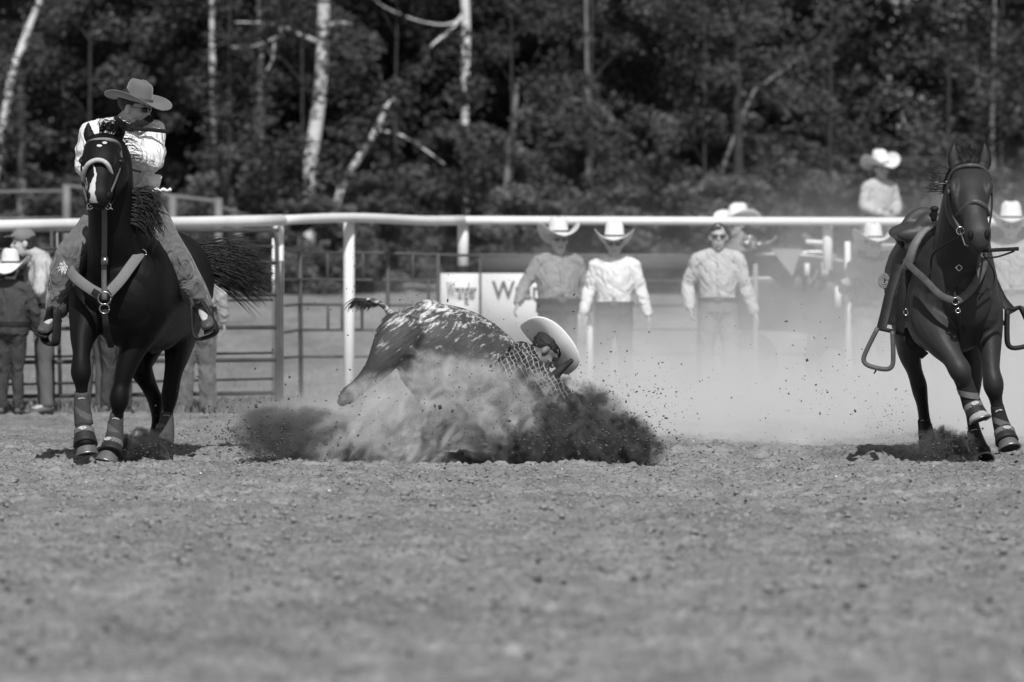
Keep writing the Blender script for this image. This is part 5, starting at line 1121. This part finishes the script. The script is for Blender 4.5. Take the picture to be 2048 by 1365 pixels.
def mounted(label, px, Y, o, turn=0, dz=0):
    x = P(px, 0, Y).x; z = tz(x, Y) + dz; a = R(turn); f = V3(math.sin(a), -math.cos(a), 0); r = f.cross(V3(0, 0, 1)); q = lambda X, F_, Z: V3(x, Y - .05, z) + r * X + f * F_ + V3(0, 0, Z)
    k = lambda X, b, Z: V3(x + X, Y + b, z + Z)
    J = dict(head=q(0, .04, 2.12), face=f, hup=V3(.0, 0, 1), neck=q(0, 0, 1.97), chest=q(0, 0, 1.78), waist=q(0, 0, 1.59), pelvis=q(0, 0, 1.47), fwd=f, sh=[q(.17, 0, 1.90), q(-.17, 0, 1.90)], el=[q(.25, .02, 1.66), q(-.25, .02, 1.66)],
             wr=[q(.12, .24, 1.56), q(-.08, .26, 1.57)], hip=[k(-.10, 0, 1.42), k(.10, 0, 1.42)], kn=[k(-.32, -.35, 1.10), k(.32, -.35, 1.10)], an=[k(-.34, -.2, .70), k(.34, -.2, .70)], toe=[k(-.36, -.38, .66), k(.36, -.38, .66)])
    return person(label, J, dict(far, s=1.0, basez=z, **o))
bay = mat('plain_bay_coat', .06, .04, 4, rough=.5)
pony('dark pony standing behind the white rail under the smiling young rider', 1757, 62.5, bay)
mounted('smiling young rider in pale shirt and tilted white hat above the white rail', 1758, 62.5, dict(shirt=shirt_pale, glasses=False, hat=dict(hatW, curl=.085, fr=frame((.5, -.85, -.12), (-.12, 0, 1))), hair_more=((.03, -.07, -.05, .06, .05, .06),)), turn=28, dz=.36)
pony('dark pony hidden behind the neck of the right horse', 1880, 63.5, bay)
mounted('fair-haired person half hidden behind the neck of the right horse', 1884, 63.5, dict(shirt=shirt_dark, glasses=False, hair=hair_pale, hair_more=((0, -.07, -.05, .07, .05, .10), (0, -.08, -.14, .06, .04, .08))), turn=120, dz=.22)
J, s = stand(1853, 0, 53.5, 1.80, 10)
person('person in a white cowboy hat behind the saddle of the right horse', J, dict(far, s=s, shirt=shirt_mid, hat=dict(hatW)))
# ---------------------------------------------------------------- dust in the air
def volume_mat(name, albedo, fn, aniso=0.0, rate=1.0):
    m = bpy.data.materials.new(name); m.use_nodes = True; t = m.node_tree; t.nodes.remove(t.nodes['Principled BSDF']); k = N(m)
    pv_ = t.nodes.new('ShaderNodeVolumePrincipled'); pv_.inputs['Color'].default_value = (albedo, albedo, albedo, 1); pv_.inputs['Anisotropy'].default_value = aniso
    r_ = fn(k); m.cycles.volume_step_rate = rate
    if isinstance(r_, tuple):
        cc = k.n.new('ShaderNodeCombineColor'); [k.l.new(r_[1], cc.inputs[i]) for i in range(3)]; k.l.new(cc.outputs[0], pv_.inputs['Color']); r_ = r_[0]
    k._in(pv_.inputs['Density'], r_); t.links.new(pv_.outputs[0], t.nodes['Material Output'].inputs['Volume']); return m
def dust_box(name, label, c, h, albedo, fn, aniso=0):
    o = G().box((0, 0, 0), *h).build(name, volume_mat(name, albedo, fn, aniso), None, smooth=False); o.location = c; return tag(o, label, 'dust', kind='stuff')
def bank(h, d0, hz, xl, xr, nscale=.55, amp=.45):
    def fn(k):
        o = k.obj(); x, y, z = k.sep(o); n = k.noise(k.map(o, (1, .6, 1.2)), nscale, 4, .6, .4); n2 = k.noise(k.map(o, (1, .6, 1.1)), 2.2, 4, .6)
        zz = k.m('ADD', z, h[2])                                    # height above the ground
        hh = k.m('MULTIPLY', k.mr(n, .32, .68, hz * .5, hz * 1.9), k.mr(x, -3.5, 2.0, .6, 1.30))
        v = k.m('POWER', 2.718, k.m('MULTIPLY', k.m('DIVIDE', zz, hh), -1))
        v = k.m('MULTIPLY', v, k.mr(n2, .35, .68, 1 - amp * 1.6, 1 + amp * 1.6))
        side = k.m('MULTIPLY', k.mr(x, xl[0], xl[1], 0, 1, True), k.mr(x, xr[0], xr[1], 1, 0, True))
        end = k.m('MULTIPLY', k.mr(k.m('ADD', y, k.m('MULTIPLY', k.m('SUBTRACT', n2, .5), 9)), -h[1] * .95, -h[1] * .55, 0, 1, True), k.mr(y, h[1] * .6, h[1], 1, 0, True)); top = k.mr(zz, h[2] * 1.3, h[2] * 2, 1, 0, True); v = k.m('MULTIPLY', v, k.mr(x, -3.5, 1.5, .45, 1.1, True))
        return k.m('MULTIPLY', k.m('MULTIPLY', k.m('MULTIPLY', k.m('MULTIPLY', v, side), end), top), d0)
    return fn
h = (4.8, 7.0, 1.15)
dust_box('dust_cloud', 'wide pale bank of dust hanging between the horses and the men', V3(1.9, 40.0, 1.13), h, .97, bank(h, .95, .30, (-4.4, -2.2), (3.8, 4.8)))
def puff(name, label, px, py, Y, rx, ry, rz, dens, albedo, seed, tilt=0, nsc=3.6, thr=(.38, .58), stretch=(1, 1, 1), alb2=None, amp=3.0):
    "billow of thrown-up dust, rx and rz in photo pixels, ry in metres"
    c = P(px, py, Y); a, b = S(rx, Y), S(rz, Y)
    hx, hz_ = a * abs(math.cos(tilt)) + b * abs(math.sin(tilt)), a * abs(math.sin(tilt)) + b * abs(math.cos(tilt))
    def fn(k):
        o = k.obj(); q = k.map(o, rot=(0, -tilt, 0)) if tilt else o
        L = k.n.new('ShaderNodeVectorMath'); L.operation = 'LENGTH'; k._in(L.inputs[0], k.map(q, (1 / a, 1 / ry, 1 / b)))
        n = k.noise(k.map(q, stretch, loc=(seed * 3.7, seed, seed * 1.9)), nsc, 7, .68, .8)
        n2 = k.noise(k.map(q, stretch, loc=(seed * 1.3, seed * 2, seed)), nsc * 2.2, 6, .7, 1.0)
        r_ = k.m('ADD', L.outputs['Value'], k.m('MULTIPLY', k.m('SUBTRACT', n, .5), amp))
        f_ = k.mr(r_, .45, .95, 1, 0, True); f_ = k.m('MULTIPLY', f_, k.mr(L.outputs['Value'], .8, 1, 1, 0, True))
        return k.m('MULTIPLY', k.m('MULTIPLY', f_, k.mr(n2, thr[0], thr[1], 1.7, .12)), dens), k.mr(n2, .40, .60, albedo, alb2 or albedo * .7)
    o = G().box((0, 0, 0), hx * 1.02, ry * 1.02, hz_ * 1.02).build(name, volume_mat(name, albedo, fn, rate=.3), None, smooth=False); o.location = c; return tag(o, label, 'dust', kind='stuff')
Pm = 'dust_plume'
puff(Pm, 'pale dust drifting over the flank of the steer', 930, 775, 31.35, 170, .28, 80, 6, .95, 1, tilt=.35)
puff(Pm, 'pale streaked dust left of the steer', 735, 850, 31.5, 170, .45, 100, 7, .95, 2, tilt=-.7, stretch=(.7, 1, 1.25))
puff(Pm, 'grey dust fan thrown out to the left', 620, 880, 31.6, 190, .40, 74, 15, .28, 3, tilt=.12, stretch=(.7, 1, 1.25))
puff(Pm, 'grey dust rolling under the belly of the steer', 870, 860, 31.3, 220, .35, 105, 13, .94, 4, tilt=-.8, stretch=(.7, 1, 1.25), alb2=.30)
puff(Pm, 'grey dust in front of the neck of the steer', 1010, 826, 31.25, 160, .30, 118, 12, .92, 5, tilt=.5, alb2=.3)
puff(Pm, 'dense dark soil burst right of the wrestler', 1130, 888, 31.25, 200, .40, 78, 28, .05, 6, nsc=6, alb2=.40, amp=3.4)
puff(Pm, 'dark soil thrown up in front of the steer horns', 1175, 838, 31.35, 130, .30, 78, 20, .06, 16, nsc=7, alb2=.45, amp=3.6, tilt=.5)
puff(Pm, 'dark soil tip at the right end of the burst', 1255, 888, 31.3, 92, .20, 66, 26, .05, 7, nsc=9, alb2=.30, amp=3.4, tilt=.6)
puff(Pm, "dark soil kicked up by the black horse's hind hoof", 283, 897, 32.05, 75, .2, 48, 26, .06, 8, nsc=9, alb2=.25, amp=3.4)
puff(Pm, "dark soil kicked up by the bay horse's hind hoof", 1890, 898, 31.7, 85, .2, 52, 22, .08, 9, nsc=9, alb2=.40, amp=3.4)
puff(Pm, 'grey dust blown up behind the wrestler', 1180, 825, 31.9, 120, .3, 65, 7, .70, 10, nsc=4)
# thrown dirt
rs = np.random.RandomState(4)
def spray(n, px, py, sx, sy, Y, sy_, smin, smax, pw=3, up=False):
    x = px + rs.normal(size=n) * sx; y = py + rs.normal(size=n) * sy; Yy = Y + rs.normal(size=n) * sy_
    pts = np.stack([(x - 1024) * Yy / FPX, Yy, np.maximum(EYE - (y - HZ) * Yy / FPX, .01)], -1); return pts, smin + (smax - smin) * rs.rand(n) ** pw
pp = []; sz = []
for a in ((900, 560, 885, 75, 30, 31.4, .25, .0022, .010), (420, 480, 860, 70, 45, 31.4, .25, .002, .009), (900, 900, 820, 160, 70, 31.1, .2, .0018, .007), (500, 1120, 800, 110, 60, 31.1, .2, .0018, .007), (900, 1180, 880, 70, 25, 31.1, .15, .003, .012), (500, 760, 560, 110, 40, 31.2, .3, .0015, .005),
          (160, 1640, 770, 60, 70, 31.2, .2, .0018, .006), (260, 1780, 870, 30, 45, 31.3, .2, .0015, .005), (300, 1280, 830, 60, 45, 31.2, .2, .002, .007), (260, 1890, 895, 35, 18, 31.5, .1, .002, .009), (200, 290, 900, 30, 14, 31.9, .1, .002, .009), (200, 1500, 700, 250, 120, 31.2, .5, .0012, .004)):
    p_, s_ = spray(*a); pp.append(p_); sz.append(s_)
tag(pebbles('flying_dirt', np.concatenate(pp), np.concatenate(sz), clod_dark, sq=(1.1, .8, .8)), kind='stuff')
one = pebbles('flying_clod', [(0, 0, 0)], [.013], clod_dark); me = one.data; bpy.data.objects.remove(one)
for i, (x, y, s_) in enumerate(((895, 601, 1.0), (800, 600, .6), (545, 700, .7), (510, 738, .8), (399, 893, 1.2), (420, 960, .7), (1078, 612, .9), (982, 732, .9), (1148, 590, .6), (1252, 803, .9), (1262, 826, .7), (1249, 873, 1.0), (1302, 881, .9), (1572, 643, .9), (1614, 721, .9), (1640, 827, .8), (1578, 788, .7), (1655, 785, .7), (700, 740, .7), (880, 815, 1.3), (905, 822, .9), (870, 812, 1.1), (1040, 880, 1.0), (480, 800, .9), (512, 812, 1.0), (540, 820, .8), (498, 855, 1.1), (1710, 822, .8), (1792, 779, .6), (1098, 893, 1.0))):
    o = bpy.data.objects.new('flying_clod', me); C.objects.link(o); o.location = P(x, y, 31.0); o.scale = (s_, s_ * .8, s_ * .8); o.rotation_euler = (rr.random() * 6, rr.random() * 6, rr.random() * 6)
    tag(o, 'dark clod of dirt flying through the air around the steer', 'clod', 'clods flying through the air')
